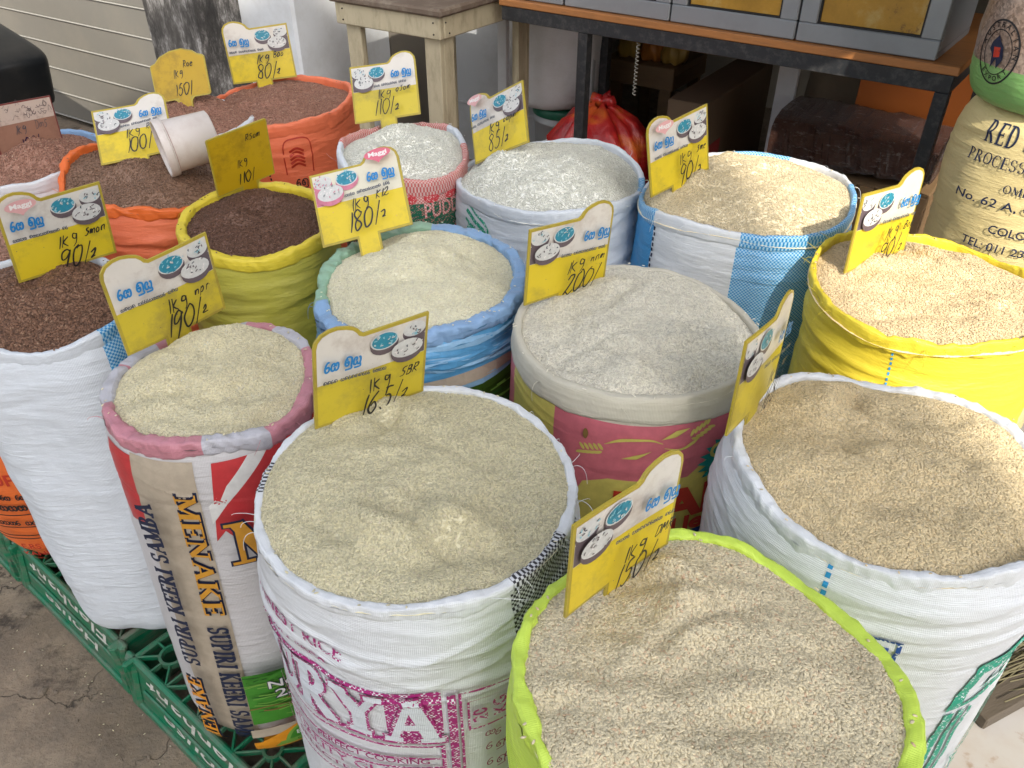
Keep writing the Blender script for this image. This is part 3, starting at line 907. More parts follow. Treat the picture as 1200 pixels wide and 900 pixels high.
def rya_face(s, z):
    th = s / .208
    m = np.zeros(s.shape, int)
    m[(th > .46) & (th < 1.25)] = 1
    m[(th > -2.2) & (th < -1.45)] = 1
    return m
def rya_rim(th, ph):
    return ((th > .47) & (th < .95) | (th < -1.62) & (th > -1.9)).astype(int)
def rya_print(p):
    mg, md, wh = 2, 3, 0
    p.text("FINEST RICE", -.265, .785, .020, mg, .012, xs=1.0, rot=-.02, fit=.155)
    p.text("ZQSCA ERQO", -.250, .762, .011, mg, .01, fit=.120)
    p.rect(-.25, .738, .003, .745, mg)
    p.rect(-.064, .640, .003, .738, mg)
    p.rect(-.25, .640, -.064, .648, mg)
    # big outlined letters: dark outline, white inside
    x = -.316
    for ch, wd in (("S", .058), ("U", .066), ("R", .062), ("Y", .064), ("A", .066)):
        serif_text(p, ch, x, .650, .084, mg, xs=wd / (SERIF[ch][0] * .084), grow=.07)
        serif_text(p, ch, x, .650, .084, 4, xs=wd / (SERIF[ch][0] * .084), grow=.02)
        x += wd
    for i, zz in enumerate((.640, .612, .590)):
        p.rect(-.27, zz - .004, .003, zz, mg)
    p.text("PERFECT COOKING", -.017, .598, .011, md, .012, align='r', fit=.150)
    p.text("QUALITY GLAZED", -.007, .566, .018, mg, .016, align='r', fit=.235)
    p.text("SELECTED GRAIN", -.02, .545, .010, md, .01, align='r', fit=.2)
    p.rect(-.27, .530, .008, .534, mg)
    p.rect(.009, .44, .019, .740, mg); p.rect(-.002, .44, .003, .640, mg)
    # side panel
    p.frame(.022, .44, .093, .742, .0035, mg)
    p.frame(.031, .664, .085, .722, .003, mg)
    p.text("20", .054, .676, .017, mg, .022, rot=math.pi / 2)
    p.text("KG", .079, .676, .017, mg, .022, rot=math.pi / 2)
    rnd = rng(5)
    for (zz, n) in ((.640, 2), (.610, 3), (.575, 3), (.540, 3)):
        for k in range(n):
            sinhala(p, .050 + k * .012, zz - .006 * (k % 2), .013, .0016, md, [('ra', 'mu', 'sa')[(k + n) % 3]])
make_sack("white sack printed in magenta with black and white check side, heaped with grey beige rice", -.121, .775, .208, .882, ZB,
          dict(a=.0075, b=.010, mats=[M_white, M_bwcheck], face=rya_rim, threads=16, wob=.005, lump=.5, sink=.6, low=.35),
          dict(kind="grey beige", n=40000, L=.0053, W=.0022, mound=.042, hi=True, nd=6, peak=(-.2, .25),
               dents=[(.02, -.26, .042, -.024), (.0, -.50, .05, .010), (-.35, .1, .05, -.012), (.42, .1, .05, -.015), (.4, -.45, .05, -.010), (-.39, .66, .035, .010)]),
          [M_white, M_bwcheck, I_mag, I_magd, M_white2], rya_face, rya_print, seed=23, fine=2.2, wr=1.3, body=1.015)

def s168_print(p):
    for k in range(13):
        p.rect(-.026 + .0012 * k, .865 - k * .011, -.020 + .0012 * k, .872 - k * .011, 1)
    # blue boxed mark
    p.frame(.0, .715, .078, .790, .005, 2)
    p.rect(.012, .727, .066, .777, 2)
    p.text("A", .033, .737, .03, 0, .03)
    # green number panel and stripes
    p.poly([(.168, .655), (.188, .735), (.40, .775), (.40, .745), (.200, .712), (.186, .655)], 3)
    p.poly([(.168, .655), (.40, .700), (.40, .692), (.168, .647)], 3)
    p.text("25", .215, .672, .045, 3, .02, shear=.3, xs=1.0); p.text("25", .219, .676, .037, 0, -.01, shear=.3, xs=1.03)
    for x0, w in ((.162, .014), (.183, .009), (.199, .006)):
        p.poly([(x0, .20), (x0 + w, .20), (x0 + w + .008, .640), (x0 + .008, .640)], 3)
    for k in range(6):
        p.ribbon([(.25 + .012 * k, .40), (.255 + .011 * k, .50), (.29 + .006 * k, .60)], .003, 3)
    p.ribbon([(.235, .44), (.25, .47), (.235, .50), (.26, .49), (.27, .52), (.275, .48), (.30, .47)], .002, 3)
    p.text("MADE IN SRI LANKA", .275, .30, .010, 2, .01, rot=1.45)
make_sack("plain white sack with blue stitch line and green printed stripes, heaped with golden beige rice", .505, .815, .208, .885, ZB,
          dict(a=.009, b=.015, mats=[M_white], wob=.007, lump=.5, sink=.8),
          dict(kind="golden", n=40000, L=.0050, W=.0023, mound=.030, hi=True, nd=6, dent=.8, fb=.9,
               dents=[(.3, -.35, .05, -.014), (-.3, .1, .05, -.008), (.85, -.35, .05, -.014)]),
          [M_white, I_bluest, I_navyw, I_green], None, s168_print, seed=31, fine=2.0, wr=1.4, body=1.05, base=(-.02, -.006))

def men_face(s, z): return np.zeros(s.shape, int)
def men_print(p):
    TAN, GOLD, NAVY, RED, REDP, ORA, GRN, GRN2, BRN, DK, WH = range(1, 12)
    # red flashes
    p.poly([(-.22, .845), (-.150, .845), (-.147, .72), (-.20, .70)], RED)
    p.poly([(-.03, .845), (.20, .845), (.16, .80), (.085, .79), (.040, .725), (-.005, .680), (-.030, .72), (-.045, .70)], RED)
    p.poly([(.02, .845), (.05, .845), (-.020, .770), (-.045, .735), (-.045, .77)], WH)
    p.poly([(-.005, .845), (.004, .845), (-.030, .775), (-.034, .78)], RED)
    p.poly([(.115, .80), (.150, .80), (.090, .735), (.066, .735)], REDP)
    # tan band with two lines of letters running down
    p.rect(-.155, .165, -.055, .850, TAN)
    R90 = -math.pi / 2
    def down(txt, x, z0, z1, h, m, **k):
        W = sum(SERIF[c][0] * k.get('xs', 1) + .05 for c in txt) * h
        kk = dict(k); kk['xs'] = k.get('xs', 1) * ((z0 - z1) / h - .05 * len(txt)) / (W / h - .05 * len(txt))
        serif_text(p, txt, x, z0, h, m, rot=R90, **kk)
    for (g, m) in ((.055, NAVY), (0.0, GOLD)):
        down("MENAKE", -.089, .795, .535, .030, m, grow=g)
    down("SUPIRI KEERI SAMBA", -.091, .510, .170, .031, NAVY, grow=.035)
    down("SUPIRI KEERI SAMBA", -.152, .440, .772, .026, NAVY, grow=.01) if False else None
    # the second line reads the other way up
    def up(txt, x, z0, z1, h, m, **k):
        W = sum(SERIF[c][0] + .05 for c in txt)
        kk = dict(k); kk['xs'] = ((z1 - z0) / h - .05 * len(txt)) / (W - .05 * len(txt))
        serif_text(p, txt, x, z0, h, m, rot=math.pi / 2, **kk)
    up("SUPIRI KEERI SAMBA", -.117, .405, .785, .029, NAVY, grow=.03, shear=-.12)
    for (g, m) in ((.055, NAVY), (0.0, ORA)):
        up("MENAKE", -.116, .175, .385, .026, m, grow=g)
    # big initial on the front panel
    for (g, m) in ((.035, NAVY), (0.0, GOLD)):
        serif_text(p, "MEN", -.026, .668, .085, m, grow=g, xs=.95)
    # stalks picture
    p.rect(-.052, .262, .10, .405, GRN)
    rnd = rng(3)
    for k in range(70):
        x = rnd.uniform(-.052, .08); zz = rnd.uniform(.266, .402); l = rnd.uniform(.03, .07)
        x1 = min(x + l, .10)
        p.ribbon([(x, zz), ((x + x1) / 2, np.clip(zz + rnd.normal(0, .003), .264, .404)), (x1, np.clip(zz + rnd.normal(0, .006), .264, .404))], rnd.uniform(.0012, .0035),
                 int(rnd.choice([GRN2, GRN2, DK, BRN] if zz < .335 else [GRN2, DK, GRN2, GRN])))
    for k in range(14):
        x = rnd.uniform(-.05, .06); p.ribbon([(x, .395), (x + .02, .405 + rnd.uniform(.0, .008)), (x + .05, .400)], .002, GRN)
    for (b_, m) in ((.05, NAVY), (0.012, WH)):
        p.text("Net", -.020, .374, .020, m, b_); p.text("25", -.012, .345, .022, m, b_)
    p.rect(-.055, .238, .10, .262, TAN)
    p.poly([(-.055, .152), (.10, .152), (.10, .262), (.02, .262), (-.045, .222), (-.055, .222)], ORA)
    a = np.linspace(math.pi, 0, 16)
    p.poly(np.stack([.03 + .042 * np.cos(a), .205 + .052 * np.sin(a)], 1), GRN2)
    p.poly(np.stack([.03 + .036 * np.cos(a), .207 + .044 * np.sin(a)], 1), GRN)
    p.poly([(-.028, .195), (.09, .195), (.09, .210), (-.018, .212)], GRN2)
    p.text("BANJA", .004, .222, .011, WH, .012); p.text("GRAIN", .004, .2, .008, DK, .012)
make_sack("narrow laminated sack with tan lettered band and pink rolled rim, heaped with pale rice", -.457, 1.005, .160, .882, ZB,
          dict(a=.012, b=.014, mats=[M_pinkrim, M_lilacrim], face=lambda th, ph: ((np.sin(th * 3.0 + 1.5) + .6 * np.sin(th * 7 + 1)) > .35).astype(int), wob=.005, lump=.5, twist=.15, sink=.8),
          dict(kind="pale", n=25000, L=.0053, W=.0022, mound=.030, hi=True, nd=4, peak=(0, .2)),
          [M_lam, I_tan, I_gold, I_navy, I_red, I_redp, I_ora, I_grn, I_grn2, I_brn, I_dkgrn, I_white], men_face, men_print, seed=41,
          fine=2.0, wr=.5, tilt=3, base=(-.025, -.005), lumpy=.5, body=1.02)

make_sack("plain white sack with one blue check stripe, heaped with coarse brown rice", -.832, 1.245, .150, .882, ZB,
          dict(a=.008, b=.018, mats=[M_white2, M_bluecheck], face=lambda th, ph: ((th > .38) & (th < .95)).astype(int), wob=.008, lump=.35, sink=.9, flare=.004),
          dict(kind="brown", n=9000, L=.0072, W=.0036, mound=.030, hi=True, nd=2, peak=(.2, .2)),
          [M_white2, M_bluecheck], lambda s, z: ((s > .055) & (s < .14) & (z > .80)).astype(int), None, seed=52, wr=1.2, tilt=9, base=(.034, -.085), body=1.03, taper=.30)

def ofar_print(p):
    p.text("SUPIRI", -.15, .405, .030, 1, .02, fit=.12)
    small_script(p, -.15, -.03, .365, .014, 2, rng(8)); small_script(p, -.15, -.03, .338, .020, 2, rng(9))
    for zz in (.325, .288, .262, .252): p.rect(-.17, zz, .02, zz + .003, 2)
    small_script(p, -.15, -.05, .298, .014, 2, rng(10))
    p.text("F.RS", -.125, .225, .015, 1, .02); p.text("KANDY", -.13, .200, .015, 1, .02)
    p.text("SRI", -.12, .178, .012, 1, .02)
make_sack("bright orange printed sack with white liner at far left, holding pinkish rice", -1.10, 1.43, .150, .880, ZB,
          dict(a=.008, b=.012, mats=[M_white], wob=.006, lump=.4),
          dict(kind="pink brown", n=6000, L=.007, W=.0034, mound=.03),
          [M_orange2, I_rust, I_black], None, ofar_print, seed=61, wr=.6, base=(.03, .0), body=1.02)

# middle row ------------------------------------------------------------------
def s180_print(p):
    p.rect(-.35, .62, .35, .780, 1)
    p.rect(-.35, .50, .35, .70, 5)
    rnd = rng(4)
    for k in range(26):
        z = rnd.uniform(.79, .846); x = rnd.uniform(-.28, .15); l = rnd.uniform(.1, .3)
        p.ribbon([(x, z), (x + l * .5, z + rnd.normal(0, .006)), (x + l, z + rnd.normal(0, .010))], [0.001, rnd.uniform(.004, .014), .001], int(rnd.choice([2, 3])))
    p.ribbon([(-.3, 0.767), (-.1, 0.770), (.1, 0.780), (.3, 0.790)], .024, 4)
    p.ribbon([(-.3, 0.748), (-.1, 0.754), (.1, 0.764), (.3, 0.777)], .016, 3)
    p.ribbon([(-.3, 0.732), (-.1, 0.739), (.1, 0.749), (.3, 0.762)], .016, 1)
    for k in range(24):
        x = rnd.uniform(-.28, .28); z = .716 + .03 * (x + .28) + rnd.uniform(-.02, .012)
        p.ribbon([(x, z), (x + .03, z + .003), (x + .06, z + .004)], rnd.uniform(.002, .006), int(rnd.choice([1, 5, 6])))
make_sack("blue sky printed sack with rolled blue and pale green rim, heaped with cream rice", -.171, 1.323, .196, .886, ZB,
          dict(a=.015, b=.016, mats=[M_bluerim, M_greenrim], face=lambda th, ph: ((th < -1.25) | (th > 2.95)).astype(int), wob=.006, lump=.6, twist=.2),
          dict(kind="cream", n=22000, L=.0062, W=.0025, mound=.058, nd=3, dents=[(.1, -.15, .05, -.014), (-.3, -.2, .04, -.008)], pw=1.8, hi=True),
          [I_sky, I_field, I_sky, I_sky2, I_sand, I_dkgrn, I_grn2], None, s180_print, seed=72, wr=1.3, tilt=4, fine=1.2)

def s200_print(p):
    Y, PK, TL, RB, RD = 1, 2, 3, 4, 5
    p.rect(-.40, .30, .40, .842, PK)
    p.rect(-.245, .30, -.118, .842, Y)
    p.rect(-.40, .30, -.30, .842, PK)
    p.poly([(.300, .842), (.215, .842), (.105, .735), (-.02, .735), (-.06, .718), (-.075, .68), (-.078, .605), (.40, .605), (.40, .842)], Y)
    p.rect(-.118, .30, .40, .612, RB)
    rnd = rng(2)
    # wheat ears and leaves
    for (cx, cz, sg, rot) in ((-.052, .785, -1, .25), (.118, .826, 1, .55), (-.098, .735, -1, 0.2)):
        for k in range(5):
            for sd in (-1, 1):
                bx = (k - 2) * .0075 * sg; a = rot * sg
                c = (cx + bx * math.cos(a) - sd * .006 * math.sin(a), cz + sg * bx * math.sin(rot) * sg + sd * .006)
                p.ellipse(c[0], c[1], .0070, .0028, Y, 10, rot=a + sd * .7 * sg)
    p.ribbon([(-.030, .803), (-.005, .815), (.035, .818), (.057, .810)], [.001, .006, .004, .001], Y)
    p.ribbon([(.060, .801), (.085, .796), (.105, .806), (.115, .818)], [.001, .004, .006, .001], Y)
    p.poly([(-.003, .780), (.015, .788), (.041, .797), (.019, .781)], Y)
    p.poly([(.053, .818), (.075, .833), (.097, .835), (.075, .821)], Y)
    n = 22; a = np.linspace(0, 2 * np.pi, 2 * n, endpoint=False); q = np.where(np.arange(2 * n) % 2 == 0, 1, .80)
    p.poly(np.stack([  .195 + .078 * q * np.cos(a), .757 + .056 * q * np.sin(a)], 1), TL)
    p.text("Grade", .138, .763, .026, Y, .03, rot=.12); p.text('"A"', .160, .730, .026, Y, .02, rot=.1)
    p.text("MAPLE", -.012, .652, .060, RD, .045, fit=.30)
    p.text("lent", .108, .618, .032, RD, .04, fit=.085); p.text("Excel", -.005, .618, .032, RD, .04, fit=.1)
    p.ellipse(-.06, .815, .004, .010, 6); p.ellipse(.012, .645, .006, .012, 6)
make_sack("pink and yellow printed sack with grey white folded hem, heaped with long white rice", .208, 1.145, .210, .888, ZB,
          dict(a=.009, b=.023, mats=[M_greyrim], wob=.004, lump=.16, sink=.45, flare=-.006),
          dict(kind="long white", n=32000, L=.0082, W=.0020, mound=.032, hi=True, nd=4, dent=.8),
          [M_greyrim, I_pyel, I_pink, I_teal, I_royal, I_rust, I_brn], None, s200_print, seed=83, fine=1.3, wr=.35, lumpy=.7)

make_sack("dull yellow sack with rolled bright yellow rim, heaped with dark red rice", -.534, 1.578, .163, .884, ZB,
          dict(a=.012, b=.015, mats=[M_yellow], wob=.005, lump=.35),
          dict(kind="dark red", n=9000, L=.0068, W=.003, mound=.020, nd=2),
          [M_olive], None, None, seed=91, wr=1.5, tilt=5)
make_sack("orange sack with thin twisted rim holding brown rice and the white tub", -.850, 1.84, .203, .880, ZB,
          dict(a=.009, b=.014, mats=[M_orange2], wob=.008, lump=.6, twist=.5),
          dict(kind="mid brown", n=9000, L=.007, W=.0034, mound=.035, nd=2),
          [M_orange], None, None, seed=102, wr=1.6, tilt=6)
make_sack("white rimmed sack with light blue back edge at far left, heaped with reddish brown rice", -1.205, 1.955, .185, .880, ZB,
          dict(a=.008, b=.016, mats=[M_white, M_sky] if False else [M_white, M_bluerim], face=lambda th, ph: ((th > 1.8) | (th < -2.9)).astype(int), wob=.006, lump=.3),
          dict(kind="red brown", n=10000, L=.0066, W=.0032, mound=.050, nd=2),
          [M_white], None, None, seed=111, tilt=3)

# rear row ------------------------------------------------------------------
make_sack("yellow sack with frayed rim standing in the sun, heaped with peach coloured rice", .757, 1.288, .211, .892, ZB,
          dict(a=.006, b=.014, mats=[M_yellow], threads=26, wob=.006, lump=.7, twist=.1, sink=1.3),
          dict(kind="peach", n=26000, L=.0056, W=.0025, mound=.032, nd=7, hi=True),
          [M_yellow, I_bluest], None, lambda p: [p.rect(-.026 + .0008 * k, .862 - k * .010, -.0225 + .0008 * k, .868 - k * .010, 1) for k in range(12)], seed=121, wr=1.4, fine=1.1, body=.95)

def b90_face(s, z):
    m = np.zeros(s.shape, int)
    m[(s > .004)] = 1; m[(s < -.19)] = 2; m[(s > .52)] = 0
    return m
make_sack("blue check and white panelled sack, heaped with sand coloured rice", .512, 1.68, .236, .902, ZB,
          dict(a=.007, b=.016, mats=[M_white, M_bluecheck], face=lambda th, ph: ((th > .02) & (th < 1.9) | (th > 2.75) | (th < -.80) & (th > -1.6) | (th < -2.9)).astype(int), wob=.008, lump=.3, sink=.9),
          dict(kind="sand", n=20000, L=.0066, W=.003, mound=.062, nd=4, dents=[(.1, -.1, .06, -.012), (-.62, -.08, .06, .022)]),
          [M_white, M_bluecheck, M_blue, I_navy], b90_face,
          lambda p: [p.rect(-.187 + .002 * (k % 2), .862 - k * .012, -.182 + .002 * (k % 2), .870 - k * .012, 3) for k in range(14)], seed=133, wr=.8)

def w85_print(p):
    for k, (z0, w) in enumerate(((.855, .006), (.838, .010), (.818, .006))):
        p.ribbon([(-.24, z0), (-.20, z0 - .014), (-.165, z0 - .024), (-.150, z0 - .035), (-.148, z0 - .10)], w, 1, smooth=False)
    small_script(p, -.23, -.17, .80, .014, 1, rng(3))
make_sack("white sack with wide plain rim and a small green mark, heaped with white rice", .091, 1.815, .220, .885, ZB,
          dict(a=.008, b=.016, mats=[M_white2, M_bluecheck], face=lambda th, ph: ((th > 1.25) & (th < 1.62)).astype(int), wob=.009, lump=.3),
          dict(kind="white", n=20000, L=.0062, W=.0026, mound=.068, nd=4, dents=[(-.52, -.12, .085, .040)]),
          [M_white2, I_green], None, w85_print, seed=144, wr=1.3, tilt=1.5)

def pudding_print(p):
    GN, RD, PK = 1, 2, 3
    p.rect(-.22, .60, .22, .835, GN)
    for k in range(9):
        p.ellipse(-.2 + .05 * k, .846, .018, .012, RD, 14)
    p.text("PUDDING", .030, .800, .034, PK, .02, fit=.15)
    for k in range(7):
        p.ellipse(-.18 + .06 * k, .757, .020, .012, RD, 14); p.ellipse(-.18 + .06 * k, .735, .022, .008, PK, 14)
    p.text("X Y X Y X", 0, .68, .04, PK, .02, fit=.34, align='c')
make_sack("small sack with pink check cuff over dark green print, heaped with white rice", -.262, 1.935, .166, .902, ZB,
          dict(a=.009, b=.022, mats=[M_pinkcheck, M_white2], face=lambda th, ph: ((th < -.75) & (th > -1.75) | (th > 1.7) & (th < 2.3)).astype(int), wob=.008, lump=.35),
          dict(kind="white", n=11000, L=.0068, W=.003, mound=.045, nd=2),
          [M_pinkcheck, I_gink, I_rink, M_pinkcheck], None, pudding_print, seed=151, wr=.5, tilt=5)

def o80_print(p):
    p.ribbon([(-.02, .735), (-.018, .82), (.015, .835), (.05, .83), (.058, .80), (.056, .735)], .0035, 1)
    for k in range(5):
        p.ribbon([(-.005, .755 + k * .011), (.015, .765 + k * .011), (.035, .755 + k * .011)], .006, 1)
    for k in range(16): p.rect(-.075 + .001 * k, .83 - k * .012, -.071 + .001 * k, .838 - k * .012, 2)
    sinhala(p, .0, .70, .02, .003, 2, ['ra', 'mu'])
make_sack("orange sack with broad folded rim by the white wall, heaped with reddish rice", -.668, 2.395, .206, .885, ZB,
          dict(a=.010, b=.020, mats=[M_orange], wob=.008, lump=.35),
          dict(kind="red brown", n=12000, L=.007, W=.003, mound=.035, nd=2),
          [M_orange, I_rust, I_black], None, o80_print, seed=163, wr=1.0, tilt=3)
make_sack("half hidden sack of reddish brown rice under the plain yellow 150 card", -.885, 2.255, .170, .875, ZB,
          dict(a=.009, b=.012, mats=[M_white], wob=.005, lump=.3),
          dict(kind="red brown", n=8000, L=.0068, W=.0032, mound=.045, nd=2),
          [M_white], None, None, seed=171, tilt=2)

# ------------------------------------------------------------------ price cards
def card_plastic(name, c, dirt, amt=0.45, scale=14, rough=0.32):
    b = NB(name)
    co = b.rcoord("Object")
    n = b.noise(co, 30, 5)
    col = b.mix(n, scl(c, .90), scl(c, 1.06))
    d = b.ramp(b.noise(co, scale, 7, 0.72), [(0.50, (0, 0, 0)), (0.72, (1, 1, 1))])
    col = b.mix(b.math('MULTIPLY', d, amt), col, dirt)
    sp = b.ramp(b.noise(co, 330, 2, .5), [(0.72, (0, 0, 0)), (0.78, (1, 1, 1))])
    col = b.mix(b.math('MULTIPLY', sp, .5), col, scl(dirt, .5))
    return b.set(col, rough, b.bump(b.noise(co, 60, 4), .05, .002))
C_border = card_plastic("olive yellow card edge", (0.44, 0.34, 0.04), (0.12, 0.09, 0.03), .5)
C_yel = card_plastic("yellow card face", (0.72, 0.545, 0.025), (0.26, 0.20, 0.05), .6)
C_yel2 = card_plastic("dull yellow card face", (0.60, 0.475, 0.035), (0.22, 0.17, 0.06), .65)
C_amber = card_plastic("stained amber card face", (0.50, 0.315, 0.008), (0.12, 0.07, 0.012), .8, 9)
C_white = card_plastic("worn white card print", (0.68, 0.64, 0.58), (0.36, 0.28, 0.23), .7, 12)
C_cream = card_plastic("cream card print", (0.70, 0.66, 0.52), (0.5, 0.42, 0.3), .3, 10)
C_brown = card_plastic("brown faded card face", (0.36, 0.19, 0.13), (0.20, 0.10, 0.07), .5)
C_fade = card_plastic("flaking cream card print", (0.62, 0.50, 0.42), (0.22, 0.13, 0.10), .8, 22)
C_redb = card_plastic("red brown card edge", (0.22, 0.05, 0.045), (0.1, 0.03, 0.03), .5)
C_pen = plain("black marker", (0.012, 0.012, 0.014), 0.4, 0)
C_pen2 = plain("purple marker", (0.03, 0.01, 0.05), 0.4, 0)
C_blue = plain("blue card lettering", (0.01, 0.20, 0.50), 0.4, .1)
C_grey = plain("grey card lettering", (0.08, 0.09, 0.11), 0.4, .1)
C_tealb = plain("teal food picture", (0.03, 0.24, 0.34), 0.4, .3, 200)
C_paleb = plain("pale food picture", (0.60, 0.60, 0.58), 0.4, .2, 200)
C_bowl = plain("dark bowl picture", (0.12, 0.09, 0.10), 0.4, .3, 100)
C_bowlp = plain("pink bowl picture", (0.55, 0.18, 0.25), 0.4, .3, 100)
C_lteal = plain("light teal food picture", (0.25, 0.52, 0.60), 0.4, .2, 200)
C_logo = plain("pink heart logo", (0.62, 0.14, 0.20), 0.4, .05)
C_logo2 = plain("faded pink heart logo", (0.66, 0.36, 0.36), 0.4, .08)
C_lw = plain("white logo lettering", (0.78, 0.74, 0.72), 0.4, .03)
CARD_MATS = [C_border, C_yel, C_white, C_blue, C_grey, C_tealb, C_paleb, C_bowl, C_lteal, C_logo, C_lw, C_pen]
CARD_GROUP = "yellow price cards stuck in the rice"

DOME = [(1.0, .76), (.985, .82), (.94, .872), (.87, .90), (.80, .905), (.72, .888), (.66, .862), (.625, .835), (.605, .805), (.575, .783)]
def make_card(label, variant, W, org, Mx, price, name="", kg="1kg", face=C_yel, white=C_white, logo=None, border=C_border, seed=0, pen=C_pen, bowlmat=C_bowl):
    rnd = rng(seed + 500)
    org = np.array(org); A = np.array(Mx)
    stem_len = .52
    mir = variant == 'L'
    if variant in 'RL':
        out = [(0, 0), (.39, 0), (.39, -stem_len), (.64, -stem_len), (.64, 0), (1, 0)] + DOME + [(0, .805)]
        inner = [(.025, .025), (.975, .025), (.975, .755), (.962, .81), (.925, .852), (.865, .876), (.80, .881), (.73, .864), (.675, .84), (.645, .81), (.625, .778), (.585, .757), (.025, .777)]
        white_p = [(.025, .437), (.975, .415)] + inner[2:]
        st = (.412, -stem_len, .618, .025)
        if mir:
            out = [(1 - x, y) for x, y in out][::-1]; inner = [(1 - x, y) for x, y in inner][::-1]
            white_p = [(.025, .415), (.975, .437)] + [(1 - x, y) for x, y in ([(.025, .777)] + inner[:0])] 
            up = [(.975, .755), (.962, .81), (.925, .852), (.865, .876), (.80, .881), (.73, .864), (.675, .84), (.645, .81), (.625, .778), (.585, .757), (.025, .777)]
            white_p = [(.025, .415), (.975, .437)] + [(1 - x, y) for x, y in up][::-1]
            st = (1 - .618, -stem_len, 1 - .412, .025)
    elif variant == 'plain_dome':
        out = [(0, 0), (.33, 0), (.38, -.03), (.40, -.08), (.40, -.5), (.64, -.5), (.64, -.08), (.66, -.03), (.70, 0), (.97, 0), (1, .03), (1, .60), (.97, .63), (.88, .66), (.80, .72), (.62, .775), (.40, .765), (.2, .70), (.1, .615), (.02, .595), (0, .56)]
        inner = [(.02, .02), (.965, .02), (.98, .04), (.98, .59), (.87, .64), (.79, .70), (.62, .755), (.40, .745), (.21, .685), (.11, .60), (.02, .575)]
        white_p = None; st = (.42, -.5, .62, .02)
    elif variant == 'plain':
        out = [(0, 0), (.36, 0), (.40, -.04), (.41, -.1), (.41, -.5), (.68, -.5), (.68, -.1), (.70, -.03), (.74, 0), (1, 0), (1, .91), (.98, .93), (.02, .93), (0, .91)]
        inner = [(.02, .02), (.98, .02), (.98, .90), (.96, .91), (.04, .91), (.02, .90)]
        white_p = None; st = (.43, -.5, .66, .02)
    else:      # wide faded board
        out = [(0, -.3), (1, -.3), (1, .70), (0, .70)]
        inner = [(.02, -.3), (.98, -.3), (.98, .68), (.02, .68)]
        white_p = [(.02, .42), (.98, .42), (.98, .68), (.02, .68)]; st = None
    th = .0032
    out = [(x * W, y * W) for x, y in out]
    V = []; F = []; mi = []
    n = len(out)
    bend = rnd.normal(0, .0022); bend2 = rnd.normal(0, .0015)
    def L(x, y, o):
        x = np.asarray(x, float); y = np.asarray(y, float)
        o = o + bend * np.sin(np.pi * np.clip(x / W, 0, 1)) + bend2 * (y / W) ** 2
        return np.stack([x, y, o], -1)
    P = Print(L, L=W * .12, base=0.0, step=.00005, seg=.000004)
    P.tris(tess(out), 0); 
    fv, _, fm = P.data()
    back = fv.copy(); back[:, 2] -= th
    k = len(fv)
    tri = np.arange(k).reshape(-1, 3)
    V = [fv, back]; F = [tri, tri[:, ::-1] + k]; mi = [fm, fm * 0]
    # sides (fine edges so they follow the bend)
    o_ = np.array(out); pts = []
    for i in range(n):
        a, b = o_[i], o_[(i + 1) % n]; m = max(1, int(np.linalg.norm(b - a) / (W * .1)))
        pts += [a + (b - a) * t / m for t in range(m)]
    pts = np.array(pts); m = len(pts)
    s0 = L(pts[:, 0], pts[:, 1], 0.0); s1 = s0.copy(); s1[:, 2] -= th
    V += [s0, s1]; i = np.arange(m); j = (i + 1) % m
    F.append(np.stack([i + 2 * k, i + 2 * k + m, j + 2 * k + m, j + 2 * k], 1)); mi.append(np.zeros(m, int))
    nv = 2 * k + 2 * m
    P = Print(L, L=W * .1, base=.0003, step=.00005, seg=.000004)
    S = lambda pp: [(x * W, y * W) for x, y in pp]
    P.poly(S(inner), 1)
    if st: P.rect(st[0] * W, st[1] * W, st[2] * W, st[3] * W, 1)
    if white_p: P.poly(S(white_p), 2)
    h = W
    if variant in 'RL':
        fx = (lambda x: 1 - x) if mir else (lambda x: x)
        def bowl(cx, cy, rx, ry, food, bits, nb):
            P.ellipse(fx(cx) * h, (cy - .03) * h, rx * 1.02 * h, ry * 1.25 * h, 7, 20)
            P.ellipse(fx(cx) * h, cy * h, rx * h, ry * h, 6, 20)
            P.ellipse(fx(cx) * h, cy * h, rx * .9 * h, ry * .88 * h, food, 20)
            for q in range(nb):
                a = rnd.uniform(0, 6.28); r_ = math.sqrt(rnd.uniform(0, .75))
                x = fx(cx) + rx * r_ * math.cos(a); y = cy + ry * r_ * math.sin(a); b = rnd.uniform(0, 3.14)
                l = .018
                P.ribbon(np.array([(x, y), (x + l * math.cos(b), y + l * .7 * math.sin(b)), (x + l * math.cos(b) + .01, y + l * 1.2 * math.sin(b))]) * h, .009 * h, int(rnd.choice(bits)))
        # dark ground of the picture
        x0, x1 = sorted((fx(.027), fx(.30)))
        P.poly(S([(fx(.027), .44), (fx(.30), .435), (fx(.22), .60), (fx(.12), .66), (fx(.027), .62)]), 7)
        bowl(.13, .690, .105, .070, 6, [8, 4, 6, 7], 16)
        bowl(.405, .668, .125, .082, 5, [8, 8, 6, 5], 26)
        bowl(.205, .545, .145, .085, 6, [7, 4, 6, 10], 24)
        sx = .628 if not mir else .065
        sinhala(P, sx * h, .558 * h, .088 * h, .017 * h, 3, xs=.78)
        small_script(P, (.36 if not mir else .05) * h, (.86 if not mir else .55) * h, .452 * h, .034 * h, 4, rnd, .0075 * h)
        if logo is not None:
            dx = .80 if not mir else .20
            a = np.radians(np.linspace(-60, 240, 26))
            P.poly([((dx + .145 * math.cos(t)) * h, (.805 + .056 * math.sin(t)) * h) for t in a] + [((dx - .02) * h, .728 * h), (dx * h, .706 * h), ((dx + .02) * h, .728 * h)], 9)
            P.text("Maggi", dx * h, .786 * h, .046 * h, 10, .03, align='c', fit=.205 * h)
